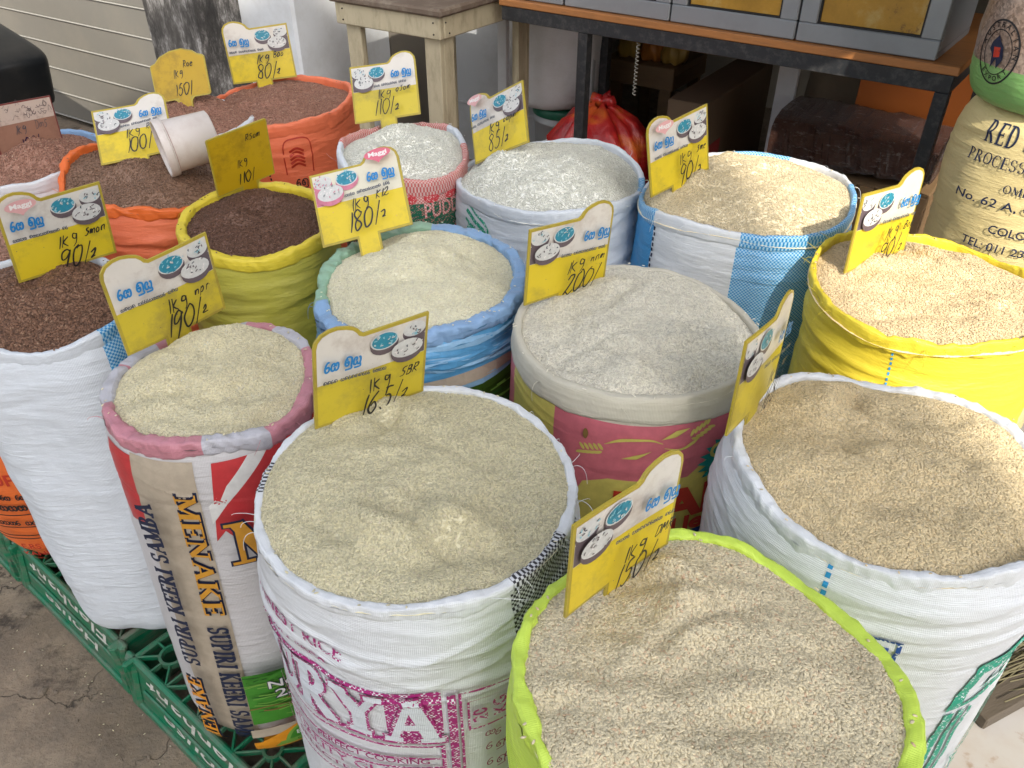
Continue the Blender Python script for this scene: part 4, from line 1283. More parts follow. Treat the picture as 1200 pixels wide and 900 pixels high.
        hand(P, kg, .40 * h, .265 * h, .13 * h, .0145 * h, 11, rnd, xs=.8, slant=rnd.uniform(.0, .3), rise=rnd.uniform(-.02, .06))
        hand(P, price, .38 * h if len(price) < 5 else .33 * h, .05 * h, .205 * h, .0175 * h, 11, rnd, xs=.62, rise=rnd.uniform(.0, .06), slant=rnd.uniform(.1, .35))
        hand(P, name, .69 * h, .335 * h, .085 * h, .0135 * h, 11, rnd, xs=.75, slant=.3, rise=.03)
    elif variant in ('plain', 'plain_dome'):
        q = .93 if variant == 'plain' else .70
        hand(P, kg, .38 * h, .33 * h, .13 * h, .014 * h, 11, rnd, xs=.7)
        hand(P, price, .36 * h, .06 * h, .18 * h, .016 * h, 11, rnd, xs=.66)
        hand(P, name, .60 * h, (q - .22) * h, .10 * h, .013 * h, 11, rnd, xs=.72)
    else:
        for q in range(26):
            x = rnd.uniform(.50, .90); y = rnd.uniform(.50, .62)
            P.ribbon(np.array([(x, y), (x + .03, y + rnd.normal(0, .03)), (x + .06, y)]) * h, .006 * h, 7)
        for q in range(12):
            x = rnd.uniform(.05, .5); y = rnd.uniform(.45, .66)
            P.ribbon(np.array([(x, y), (x + .02, y + rnd.normal(0, .04)), (x + .05, y + rnd.normal(0, .03))]) * h, .004 * h, 7)
        hand(P, kg, .30 * h, .27 * h, .12 * h, .010 * h, 4, rnd, xs=.7)
        hand(P, name, .62 * h, .30 * h, .11 * h, .008 * h, 4, rnd, xs=.7)
        hand(P, price, .32 * h, .04 * h, .17 * h, .018 * h, 11, rnd, xs=.62)
    # scuffs along the edges and small specks
    for q in range(7):
        x = rnd.uniform(.04, .96); y = rnd.uniform(.03, .40)
        P.ellipse(x * h, y * h, rnd.uniform(.002, .006) * h, rnd.uniform(.002, .005) * h, 7, 7)
    d = P.data()
    V.append(d[0]); F.append(np.arange(len(d[0])).reshape(-1, 3) + nv); mi.append(d[2])
    mats = list(CARD_MATS); mats[0] = border; mats[1] = face; mats[2] = white; mats[11] = pen; mats[7] = bowlmat
    if logo is not None: mats[9] = logo
    o = mesh_np("price_card", np.concatenate(V), F, mats, np.concatenate(mi), smooth=False)
    M4 = Matrix([[A[0][0], A[0][1], A[0][2], org[0]], [A[1][0], A[1][1], A[1][2], org[1]], [A[2][0], A[2][1], A[2][2], org[2]], [0, 0, 0, 1]])
    o.matrix_world = M4
    return tag(o, label, "price card", CARD_GROUP)

make_card("yellow 150 card standing in the nearest lime rimmed sack", 'R', .1674, [.0562, .5465, .897], [[.752, .0231, .6588], [.6584, .0215, -.7523], [-.0316, .9995, .001]], "150/=", "DMR", seed=1)
make_card("yellow 165 card with a plain stained dome, in the white and magenta sack", 'L', .174, [-.2681, .8577, .9], [[.7866, .1235, .605], [.6125, -.0318, -.7898], [-.0783, .9918, -.1007]], "165/=", "SBR", face=C_yel2, seed=2)
make_card("bright yellow 180 card with a pink heart logo, in the blue rimmed sack", 'R', .1804, [-.3599, 1.4011, .902], [[.9644, -.2135, -.1563], [.0211, .6508, -.759], [.2638, .7286, .6321]], "180/=", "K12", white=C_cream, logo=C_logo, seed=3, bowlmat=C_bowlp)
make_card("yellow 200 card leaning in the pink and yellow sack of long rice", 'R', .176, [.0207, 1.1883, .9], [[.8236, .0537, .5647], [.5666, -.033, -.8233], [-.0256, .998, -.0576]], "200/", "nnm", seed=4)
make_card("yellow 168 card seen nearly edge on, in the white sack with green stripes", 'R', .1798, [.2894, .8431, .9], [[.578, .0465, .8147], [.8108, .0805, -.5798], [-.0926, .9957, .0088]], "168/", "mr", face=C_yel2, seed=5)
make_card("sunlit yellow 90 card standing in the yellow sack", 'R', .1837, [.6014, 1.3028, .9], [[.8175, -.0015, .5759], [.5751, .056, -.8162], [-.031, .9984, .0467]], "90/=", "Bop", white=C_cream, seed=6)
make_card("yellow 90 card with faded pink logo, in the blue check sack", 'L', .1763, [.2906, 1.5972, .92], [[.7859, -.1669, .5954], [.6069, .0238, -.7944], [.1184, .9857, .12]], "90/=", "sme", logo=C_logo2, seed=7)
make_card("yellow 85 card with faded pink logo, in the wide white sack", 'L', .172, [-.0857, 1.8303, .903], [[.7117, -.1051, -.6946], [-.5082, .6056, -.6123], [.485, .7888, .3776]], "85/=", "oapm", logo=C_logo2, seed=8)
make_card("yellow 110 card with printed bowls, in front of the wooden stand", 'R', .1767, [-.4004, 2.0641, .92], [[.9716, -.0909, -.2187], [-.1383, .5319, -.8354], [.1923, .8419, .5042]], "110/=", "osom", face=C_yel2, seed=9)
make_card("yellow 80 card standing against the white wall in the rear orange sack", 'L', .1876, [-.8319, 2.4856, .9], [[.9563, -.0872, .2792], [.2896, .1465, -.9459], [.0416, .9854, .1654]], "80/=", "Bao", seed=10)
make_card("yellow 100 card with black worn dome, half behind the white tub", 'R', .1726, [-.9592, 1.8316, .9], [[.9674, -.2476, .0528], [.2112, .6743, -.7076], [.1396, .6957, .7046]], "100/", "Rom", seed=11)
make_card("plain amber 150 card with rounded top, by the dark post", 'plain_dome', .1665, [-.9883, 2.2865, .905], [[.9769, -.1309, -.1687], [-.1025, .4058, -.9082], [.1874, .9045, .383]], "150/", "Roe", face=C_amber, seed=12)
make_card("plain square amber 110 card leaning in the dark red rice", 'plain', .1438, [-.6261, 1.6325, .905], [[.6826, .0656, .7278], [.7249, -.1865, -.6631], [.0923, .9803, -.1749]], "110/", "Rsom", face=C_amber, seed=13)
make_card("brown flaking 100 card at the left edge of the stall", 'board', .1692, [-1.2119, 1.8716, .9], [[.4489, -.0343, .8929], [.8881, .1276, -.4416], [-.0989, .9912, .0877]], "100/", "Dms", face=C_brown, white=C_fade, border=C_redb, seed=14, pen=C_pen2)
make_card("yellow 90 card with strong pink logo, in the coarse brown rice", 'L', .1776, [-.8729, 1.267, .9], [[.6716, .0785, .7368], [.7402, -.0253, -.6719], [-.0341, .9966, -.0751]], "90/=", "smon", logo=C_logo2, seed=15)
make_card("yellow 190 card with speckled dome, in the narrow pink rimmed sack", 'L', .1757, [-.5916, 1.0365, .9], [[.6456, -.0035, .7636], [.7628, -.0443, -.6451], [.0361, .999, -.0259]], "190/=", "npr", face=C_yel2, seed=16)

# ------------------------------------------------------------------ ground
def sheet(name, x0, y0, x1, y1, z, mat, kind="structure", rot=0, org=(0, 0)):
    o = mesh_np(name, [(x0, y0, z), (x1, y0, z), (x1, y1, z), (x0, y1, z)], [(0, 1, 2, 3)], mat, smooth=False)
    o.rotation_euler = (0, 0, rot); o.location = (org[0], org[1], 0)
    return tag(o, kind=kind)

def ground_mat():
    b = NB("dirty concrete ground")
    co = b.coord("Object")
    n1 = b.noise(co, 2.2, 8, .7); n2 = b.noise(co, 14, 7, .7); n3 = b.noise(co, 90, 4, .6)
    col = b.ramp(n1, [(.35, (.14, .105, .07)), (.5, (.26, .20, .138)), (.65, (.37, .295, .21))])
    col = b.mix(b.ramp(n2, [(.4, (0,) * 3), (.62, (.75,) * 3)]), col, (.17, .135, .10))
    col = b.mix(b.ramp(b.noise(co, 5.5, 6, .75), [(.56, (0,) * 3), (.66, (.8,) * 3)]), col, (.035, .026, .02))
    col = b.mix(b.ramp(n3, [(.62, (0,) * 3), (.72, (.5,) * 3)]), col, (.34, .30, .24))
    vo = b.n("ShaderNodeTexVoronoi", feature='DISTANCE_TO_EDGE'); vo.inputs["Scale"].default_value = 2.6
    va = b.n("ShaderNodeVectorMath", operation='ADD'); b.l(co, va.inputs[0])
    nn = b.n("ShaderNodeTexNoise"); nn.inputs["Scale"].default_value = 6; nn.inputs["Detail"].default_value = 6; b.l(co, nn.inputs["Vector"])
    sc = b.n("ShaderNodeVectorMath", operation='SCALE'); b.l(nn.outputs["Color"], sc.inputs[0]); sc.inputs[3].default_value = .35
    b.l(sc.outputs[0], va.inputs[1]); b.l(va.outputs[0], vo.inputs["Vector"])
    crack = b.ramp(vo.outputs["Distance"], [(.0, (.6,) * 3), (.007, (0,) * 3)])
    crack = b.math('MULTIPLY', crack, b.ramp(n1, [(.42, (0,) * 3), (.55, (1,) * 3)]))
    col = b.mix(crack, col, (.03, .022, .016))
    h = b.math('SUBTRACT', b.math('ADD', b.math('MULTIPLY', n2, .8), b.math('MULTIPLY', n3, .35)), crack)
    return b.set(col, .85, b.bump(h, .9, .012))
G_x = np.linspace(-1, 1, 2)
sheet("ground", -80, -80, 80, 80, 0.0, ground_mat())

def tile_mat():
    b = NB("worn pale floor tiles")
    co = b.coord("Object")
    br = b.n("ShaderNodeTexBrick"); br.offset = 0.0
    br.inputs["Scale"].default_value = 1.0; br.inputs["Brick Width"].default_value = .4; br.inputs["Row Height"].default_value = .4
    br.inputs["Mortar Size"].default_value = .003; br.inputs["Color1"].default_value = (.36, .345, .33, 1); br.inputs["Color2"].default_value = (.31, .30, .29, 1)
    br.inputs["Mortar"].default_value = (.08, .07, .06, 1)
    b.l(co, br.inputs["Vector"])
    d = b.ramp(b.noise(co, 7, 7, .7), [(.45, (0,) * 3), (.62, (.8,) * 3)])
    col = b.mix(d, br.outputs["Color"], (.33, .30, .27))
    d2 = b.ramp(b.noise(co, 16, 4, .6), [(.62, (0,) * 3), (.70, (.7,) * 3)])
    col = b.mix(d2, col, (.22, .15, .10))
    return b.set(col, .4, b.bump(br.outputs["Fac"], .3, -.002))
FA = R_(-34)          # the shop front runs along this angle
sheet("tiled_floor", -0.35, .9, 4.5, 6.0, 0.004, tile_mat(), rot=R_(-38.6), org=(.0, .0))

# ------------------------------------------------------------------ crates (upside-down) under the front row
CR = R_(-38.6)
e1 = np.array([math.cos(CR), math.sin(CR)]); en = np.array([-math.sin(CR), math.cos(CR)])
def plastic(name, c, rough=.38):
    b = NB(name)
    co = b.coord("Object")
    d = b.ramp(b.noise(b.mapping(co, (3, 3, 12)), 4, 7, .7), [(.44, (0,) * 3), (.68, (.85,) * 3)])
    col = b.mix(d, b.mix(b.noise(co, 20, 4), scl(c, .8), scl(c, 1.15)), (.16, .135, .11))
    return b.set(col, rough, b.bump(b.noise(co, 60, 4), .12, .003))
M_crate = plastic("scuffed green crate plastic", (0.004, 0.155, 0.072))
M_crate2 = plastic("green crate lattice plastic", (0.006, 0.145, 0.068))
M_letter = plain("white moulded lettering", (.62, .62, .56), .5, .15, 30, dirt=(.25, .23, .18), dirtamt=.7, dscale=30)

CL, CD, CH = .50, .365, .150
def make_crate(origin, label):
    root = empty("plastic_crate", (origin[0], origin[1], 0), CR, label, "crate", "green plastic crates under the front sacks")
    tp = .022     # the side leans in towards the top
    def side(lo, hi, axis, sgn):
        m = MB()
        # panel with ribs and rails, built along +x with outer face at y=0
        Lx = hi - lo
        def P(x0, x1, d0, d1, z0, z1, b=.002):
            V0 = MB(); V0.box((x0, d0, z0), (x1, d1, z1), 0, b)
            V = np.concatenate(V0.v)
            V[:, 1] += tp * (V[:, 2] / CH)
            m.add(V, [tuple(f) for f in V0.f])
        P(0, Lx, .004, .0075, .004, CH - .006)
        P(0, Lx, -.004, .012, 0, .020, .004)
        P(0, Lx, -.002, .012, CH - .024, CH, .005)
        P(.05, Lx - .05, -.0015, .005, .062, .074, .003)
        for x in (.0, Lx - .035): P(x, x + .035, -.006, .010, .0, CH - .002, .008)
        V = np.concatenate(m.v)
        return m, V
    def place(m, name, M, letters=False):
        V = np.concatenate(m.v)
        mats = [M_crate]
        blocks = list(m.f); mi = list(m.m)
        n0 = len(V)
        if letters:
            pr = Print(lambda x, z, o: np.stack([x, .004 - o * 1.0 + tp * (z / CH), z], -1), L=.03, base=.0012, step=.00003)
            pr.text("Elephant", CL - .075, .130, .044, 1, .014, rot=math.pi, shear=.15, fit=.36)
            pr.text("House", CL - .13, .057, .030, 1, .014, rot=math.pi, shear=.15, fit=.25)
            for (x, z) in ((.10, .085), (.18, .138), (.33, .139), (.40, .09)):
                pr.rect(x, z, x + .035, z + .003, 1)
            d = pr.data()
            T = np.arange(len(d[0])).reshape(-1, 3) + n0
            V = np.concatenate([V, d[0]]); blocks += [tuple(t) for t in T]; mi += list(d[2]); mats.append(M_letter)
        V = (np.c_[V, np.ones(len(V))] @ np.array(M).T)[:, :3]
        mesh_np(name, V, blocks, mats, mi, root, smooth=False)
    m, _ = side(0, CL, 0, 1); place(m, "side_panel", Matrix.Identity(4), True)
    m, _ = side(0, CL, 0, 1); place(m, "side_panel", Matrix.Translation((CL, CD, 0)) @ Matrix.Rotation(math.pi, 4, 'Z'))
    m, _ = side(0, CD, 0, 1); place(m, "side_panel", Matrix.Translation((0, CD, 0)) @ Matrix.Rotation(-math.pi / 2, 4, 'Z'))
    m, _ = side(0, CD, 0, 1); place(m, "side_panel", Matrix.Translation((CL, 0, 0)) @ Matrix.Rotation(math.pi / 2, 4, 'Z'))
    # lattice: rings joined by bars
    g = MB()
    z0, z1 = CH - .014, CH - .001
    def bar(x0, y0, x1, y1, w=.0045):
        L_ = math.hypot(x1 - x0, y1 - y0); a = math.atan2(y1 - y0, x1 - x0)
        g.box((0, -w / 2, z0), (L_, w / 2, z1), 0, .001, Matrix.Translation((x0, y0, 0)) @ Matrix.Rotation(a, 4, 'Z'))
    def ring(x, y, r, zt=z1):
        a = np.linspace(0, 2 * np.pi, 21)
        prof = []
        g.lathe([(r - .003, z0), (r + .003, z0), (r + .003, zt + .001), (r - .003, zt + .001), (r - .003, z0)], 20, 0, (x, y, 0))
    ix0, ix1, iy0, iy1 = .028, CL - .028, .028, CD - .028
    nx, ny = 4, 3
    for i in range(nx):
        for j in range(ny):
            cx = ix0 + (i + .5) * (ix1 - ix0) / nx; cy = iy0 + (j + .5) * (iy1 - iy0) / ny
            hx = (ix1 - ix0) / nx / 2; hy = (iy1 - iy0) / ny / 2
            r = .024 if (i + j) % 2 == 0 else .017
            ring(cx, cy, r)
            for k in range(8):
                a = k * math.pi / 4
                ex = hx * np.clip(math.cos(a) * 1.42, -1, 1); ey = hy * np.clip(math.sin(a) * 1.42, -1, 1)
                l = math.hypot(ex, ey)
                bar(cx + ex / l * r, cy + ey / l * r, cx + ex, cy + ey)
    for i in range(nx + 1): bar(ix0 + i * (ix1 - ix0) / nx, iy0, ix0 + i * (ix1 - ix0) / nx, iy1, .0052)
    for j in range(ny + 1): bar(ix0, iy0 + j * (iy1 - iy0) / ny, ix1, iy0 + j * (iy1 - iy0) / ny, .0052)
    g.build("lattice", [M_crate2], root)
    return root
# front face line: n = .290 ; joints at s = -1.275
for k, lab in ((-1, "green crate with white upside-down lettering under the plain white sack"), (0, "green crate with an open lattice top under the narrow lettered sack"),
               (1, "green crate hidden under the white and magenta sack"), (-2, "green crate at the far left end of the row of crates"), (2, "green crate under the lime rimmed sack")):
    s0 = -1.285 + k * .512
    o = e1 * s0 + en * (.288 + (.004 if k % 2 else 0))
    make_crate(o, lab)
M_plank = plain("old grey planks", (.13, .10, .075), .8, .3, 5, .4, 30, stretch=(1, 12, 12))
m = MB()
for j in range(8):
    m.box((-2.45, .675 + j * .155, .118), (-.0 if j > 3 else .06, .675 + j * .155 + .148, .1505), 0, .004)
for x in (-2.35, -1.6, -.85, -.15): m.box((x, .68, 0), (x + .08, 1.9, .118), 0, .003)
o = m.build("low_platform", [M_plank]); o.rotation_euler = (0, 0, CR)
tag(o, "low plank platform behind the green crates, under the rear sacks", "platform")

# ------------------------------------------------------------------ white tub on the brown rice
M_tub = plain("grubby white plastic", (.68, .62, .58), .35, .06, 8, dirt=(.42, .30, .25), dirtamt=.45, dscale=9)
M_tubr = plain("red brown stained ring", (.36, .14, .11), .5, .1)
m = MB()
m.lathe([(0, .0), (.040, .0), (.044, .003), (.0465, .098)], 40, 0)
m.lathe([(.0468, .098), (.0468, .1015)], 40, 1)
m.lathe([(.0465, .1015), (.051, .102), (.0515, .104), (.0515, .118), (.0505, .120), (.0475, .119), (.0455, .112), (.042, .006), (0, .006)], 40, 0)
m.lathe([(.0475, .099), (.0508, .0995), (.0508, .1018), (.0475, .1022)], 40, 0)
tub = m.build("plastic_tub", [M_tub, M_tubr], smooth=True)
_td = Vector((-.84, -.50, -.10)).normalized()
tub.matrix_world = Matrix.Translation((-.682, 1.835, .972)) @ _td.to_track_quat('Z', 'Y').to_matrix().to_4x4() @ Matrix.Diagonal((1.24, 1.24, 1.0, 1))
tag(tub, "grubby white plastic tub lying on its side on the brown rice", "tub")

# ------------------------------------------------------------------ the shop behind, in its own (u, v) frame
def uv_root(name, label, cat, u=0.0, v=0.0, z=0.0, group=None, rz=0.0):
    c, s = math.cos(FA), math.sin(FA)
    return empty(name, (u * c - v * s, u * s + v * c, z), FA + rz, label, cat, group)
def uv_place(o, u, v, z=0.0, rz=0.0):
    c, s = math.cos(FA), math.sin(FA)
    o.location = (u * c - v * s, u * s + v * c, z); o.rotation_euler = (0, 0, FA + rz)
    return o

M_wall = plain("dirty white painted wall", (.66, .69, .72), .6, .05, 3, .15, 60, dirt=(.40, .40, .38), dirtamt=.35, dscale=5)
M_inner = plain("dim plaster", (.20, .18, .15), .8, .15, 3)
M_greywall = plain("pale grey boarding", (.42, .44, .46), .5, .08, 3, dirt=(.25, .24, .22), dirtamt=.4, dscale=4)
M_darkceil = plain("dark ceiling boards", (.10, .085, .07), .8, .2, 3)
def post_mat():
    b = NB("black paint peeling off concrete")
    co = b.coord("Object")
    n = b.noise(b.mapping(co, (1, 1, .35)), 11, 9, .78)
    col = b.ramp(n, [(.36, (.018, .017, .016)), (.48, (.05, .046, .042)), (.55, (.16, .15, .14)), (.63, (.5, .49, .47))])
    d = b.ramp(b.noise(co, 3, 4), [(.45, (0,) * 3), (.7, (.5,) * 3)])
    col = b.mix(d, col, (.11, .10, .088))
    return b.set(col, .75, b.bump(n, .6, .008))
M_post = post_mat()
M_shut = plain("greige roller shutter steel", (.185, .176, .155), .45, .05, 2, dirt=(.24, .22, .18), dirtamt=.4, dscale=3)
M_slot = plain("shutter groove", (.31, .30, .27), .5, .05)

# roller shutter: flat slats with thin raised joints
m = MB()
for k in range(22):
    z = .03 + k * .142
    m.box((-9.0, .012, z + .008), (-3.0, .03, z + .142), 0, .002)
    m.box((-9.0, .004, z), (-3.0, .024, z + .0075), 1, .003)
o = m.build("roller_shutter", [M_shut, M_slot]); uv_place(o, 0, 2.56)
tag(o, "closed greige roller shutter with wide flat slats", "shutter")
m = MB(); m.box((-3.47, 2.26, 0), (-3.08, 2.50, 3.2), 0, .02)
o = m.build("concrete_post", [M_post]); uv_place(o, 0, 0)
tag(o, "square concrete post with peeling black paint beside the shutter", "post")
m = MB(); m.box((-3.36, 2.47, 0), (-2.75, 3.05, 3.2), 0, .012); m.box((-3.36, 2.455, 0), (-2.77, 2.47, .35), 0, .004)
o = m.build("white_pillar", [M_wall]); uv_place(o, 0, 0)
tag(o, "white painted wall pillar between the dark post and the wooden stand", "wall")
m = MB(); m.box((-12, 5.2, 0), (3.5, 5.35, 3.0), 0)
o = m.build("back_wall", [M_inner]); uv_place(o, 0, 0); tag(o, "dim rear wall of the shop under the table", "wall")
m = MB(); m.box((-2.80, 3.055, 0), (-2.752, 5.19, 3.0), 0)  # added to close off light from the left and darken the interior
o = m.build("added_partition_wall", [M_inner]); uv_place(o, 0, 0); tag(o, "dim inner wall added behind the white pillar to darken the shop", "wall")
m = MB(); m.box((-2.745, 2.80, 1.70), (1.595, 2.90, 2.995), 0)  # unseen wall added to block light coming in over the cabinet
o = m.build("added_upper_wall", [M_wall]); uv_place(o, 0, 0); tag(o, "unseen upper shop wall added above the cabinet to block light", "wall")
m = MB(); m.box((1.6, 2.2, 0), (1.75, 5.2, 3.0), 0)  # side wall put in, out of view, to keep the shop dark
o = m.build("added_side_wall", [M_inner]); uv_place(o, 0, 0); tag(o, "side wall added beyond the stacked bags to keep the shop dark", "wall")
m = MB(); m.box((-12, 2.3, 3.0), (3.5, 5.4, 3.12), 0)  # slab added overhead, out of view, so the interior stays dark
o = m.build("added_ceiling", [M_darkceil]); uv_place(o, 0, 0); tag(o, kind="structure")
m = MB(); m.box((-2.745, 3.42, 0), (-2.30, 3.45, 1.3), 0, .003); m.box((-2.298, 3.42, 0), (-1.86, 3.45, 1.3), 0, .003)
m.box((-2.745, 3.405, .30), (-1.86, 3.42, .315), 0, .003)
o = m.build("grey_partition", [M_greywall]); uv_place(o, 0, 0); tag(o, "pale grey board partition behind the wooden stand", "partition")
m = MB(); m.box((-2.24, 3.20, 0), (-2.19, 3.23, 1.25), 0, .003)
o = m.build("white_batten", [M_wall]); uv_place(o, 0, 0); tag(o, "white upright batten standing behind the wooden stand", "batten")

# table and cabinet ---------------------------------------------------------------
M_frame = plain("chipped black steel", (.022, .024, .027), .45, .3, 9, .1, 60, dirt=(.16, .15, .14), dirtamt=.3, dscale=45)
M_edge = plain("orange varnished board edge", (.42, .17, .05), .5, .2, 12, dirt=(.22, .10, .04), dirtamt=.5, dscale=10, stretch=(1, 8, 8))
M_top = plain("worn board top", (.36, .25, .12), .6, .2, 8, dirt=(.2, .15, .1), dirtamt=.4, dscale=8)
M_alu = plain("dull grey aluminium", (.30, .32, .34), .38, .05, 6, metal=.35, dirt=(.22, .22, .22), dirtamt=.3, dscale=5)
M_gap = plain("black rubber gasket", (.012, .012, .012), .6, 0)
def panel_mat(name, c, c2):
    b = NB(name)
    co = b.coord("Object")
    n = b.noise(co, 7, 8, .7)
    col = b.ramp(n, [(.35, scl(c, .75)), (.55, c), (.68, c2)])
    s = b.ramp(b.noise(co, 18, 6, .8), [(.60, (0,) * 3), (.66, (.7,) * 3)])
    col = b.mix(s, col, (.16, .08, .03))
    return b.set(col, .35)
M_pan = panel_mat("mustard paper behind glass", (.46, .25, .035), (.52, .36, .12))
M_pan2 = panel_mat("rusty orange paper behind glass", (.48, .17, .04), (.42, .22, .10))
t = uv_root("display_table", "long black steel framed table with orange edged board top", "table", -1.15, 3.05, 0, rz=R_(-2.5))
m = MB(); m.box((-.74, -.35, .956), (.89, .45, .980), 0, .003); o = m.build("tabletop", [M_edge], t)
m = MB()
for (x0, x1, y0, y1) in ((-.73, .88, -.345, -.305), (-.73, .88, .405, .445), (-.73, -.69, -.305, .405), (.84, .88, -.305, .405)):
    m.box((x0, y0, .905), (x1, y1, .9555), 0, .002)
m.build("frame", [M_frame], t)
for (x, y) in ((.84, -.345), (-.73, .405), (.84, .405), (-.385, -.343)):
    m = MB(); m.box((x, y, 0), (x + .04, y + .04, .9045), 0, .002); m.build("leg", [M_frame], t)
cab = uv_root("glass_cabinet", "grey aluminium cabinet with mustard panelled doors standing on the table", "cabinet", -.0155, 2.670, .9815, rz=R_(-2.5))
m = MB()
m.box((-1.885, .032, .0), (-.335, .42, .02), 0, .002); m.box((-1.885, .032, .60), (-.335, .42, .62), 0, .002)
m.box((-1.885, .032, .021), (-1.865, .42, .599), 0, .002); m.box((-1.863, .40, .021), (-.357, .42, .599), 0, .002)
m.box((-.355, .032, .021), (-.335, .42, .599), 0, .002)
m.box((-1.863, .06, .28), (-.357, .40, .292), 1, .001)
m.build("carcass", [M_alu, M_edge], cab)
for (x0, x1, mat) in ((-1.885, -1.617, M_pan2), (-1.607, -1.188, M_pan2), (-1.182, -.754, M_pan), (-.748, -.335, M_pan)):
    m = MB(); w = .055
    m.box((x0, .003, .001), (x1, .03, w), 0, .003); m.box((x0, .003, .62 - w), (x1, .03, .62), 0, .003)
    m.box((x0, .004, w + .0005), (x0 + w, .03, .6195 - w), 0, .003); m.box((x1 - w, .004, w + .0005), (x1, .03, .6195 - w), 0, .003)
    d = m.build("door", [M_alu], cab)
    m = MB(); g = .006
    m.box((x0 + w + g, .017, w + g), (x1 - w - g, .022, .62 - w - g), 0, .001)
    m.build("panel", [mat], d)
    m = MB()
    for q in ((x0 + w, x1 - w, w, w + g), (x0 + w, x1 - w, .62 - w - g, .62 - w), (x0 + w, x0 + w + g, w + g, .62 - w - g), (x1 - w - g, x1 - w, w + g, .62 - w - g)):
        m.box((q[0], .012, q[2]), (q[1], .0225, q[3]), 0)
    m.build("gasket", [M_gap], d)

# wooden stand ------------------------------------------------------------------
M_stand = plain("cream painted old wood", (.50, .44, .30), .6, .12, 5, .25, 40, dirt=(.26, .21, .13), dirtamt=.55, dscale=9, stretch=(3, 3, 1))
M_standtop = plain("bare weathered wood top", (.15, .11, .08), .75, .3, 7, .4, 40, dirt=(.32, .28, .22), dirtamt=.5, dscale=14)
M_nail = plain("rusty nail heads", (.03, .022, .018), .6, 0)
st = uv_root("wooden_stand", "cream painted wooden stand with worn top and boxed corner legs", "stand", -1.970, 2.455, 0)
def stbox(name, lst, mat, b=.004):
    m = MB()
    for lo, hi in lst: m.box(lo, hi, 0, b)
    return m.build(name, [mat], st)
SW, SD = .52, .66       # along -x and +y of the stand's frame
stbox("top", [((-SW - .02, -.02, .952), (.02, SD + .02, .982))], M_standtop, .008)
for (nm, lo, hi) in (("apron", (-SW, -.002, .872), (.0, .022, .9515)), ("apron", (-.022, .0225, .872), (.002, SD, .9515)), ("apron", (-SW, .0225, .872), (-SW + .022, SD, .9515)), ("apron", (-SW + .0225, SD - .022, .872), (-.0225, SD, .9515))):
    a = stbox(nm, [(lo, hi)], M_stand)
for (x, y, sx, sy) in ((-.024, .024, -1, 1), (-.024, SD - .024, -1, -1), (-SW + .024, .024, 1, 1), (-SW + .024, SD - .024, 1, -1)):
    q1 = sorted((x, x + sx * .075)); q2 = sorted((y, y + sy * .024)); q3 = sorted((x, x + sx * .024)); q4 = sorted((y + sy * .0245, y + sy * .085))
    stbox("leg", [((q1[0], q2[0], 0), (q1[1], q2[1], .9515)), ((q3[0], q4[0], 0), (q3[1], q4[1], .9515))], M_stand, .003)
m = MB()
for (x, z) in ((-.03, .93), (-.03, .89), (-SW + .04, .93), (-SW + .04, .89)):
    m.lathe([(0, .003), (.003, .003), (.0035, 0)], 8, 0, M=Matrix.Translation((x, -.002, z)) @ Matrix.Rotation(math.pi / 2, 4, 'X'))
for (y, z) in ((.03, .93), (.05, .89), (SD - .05, .93), (SD - .03, .89)):
    m.lathe([(0, .003), (.003, .003), (.0035, 0)], 8, 0, M=Matrix.Translation((.002, y, z)) @ Matrix.Rotation(math.pi / 2, 4, 'Y'))
m.build("nail_heads", [M_nail], st)["kind"] = "stuff"
M_iron = plain("black iron pan", (.02, .02, .02), .5, .2)
m = MB(); m.lathe([(0, 0), (.085, 0), (.10, .012), (.115, .05), (.112, .05), (.097, .014), (0, .006)], 32)
o = m.build("iron_pan", [M_iron], smooth=True); uv_place(o, -2.33, 2.78, .9835); tag(o, "shallow black iron pan on top of the wooden stand", "pan")

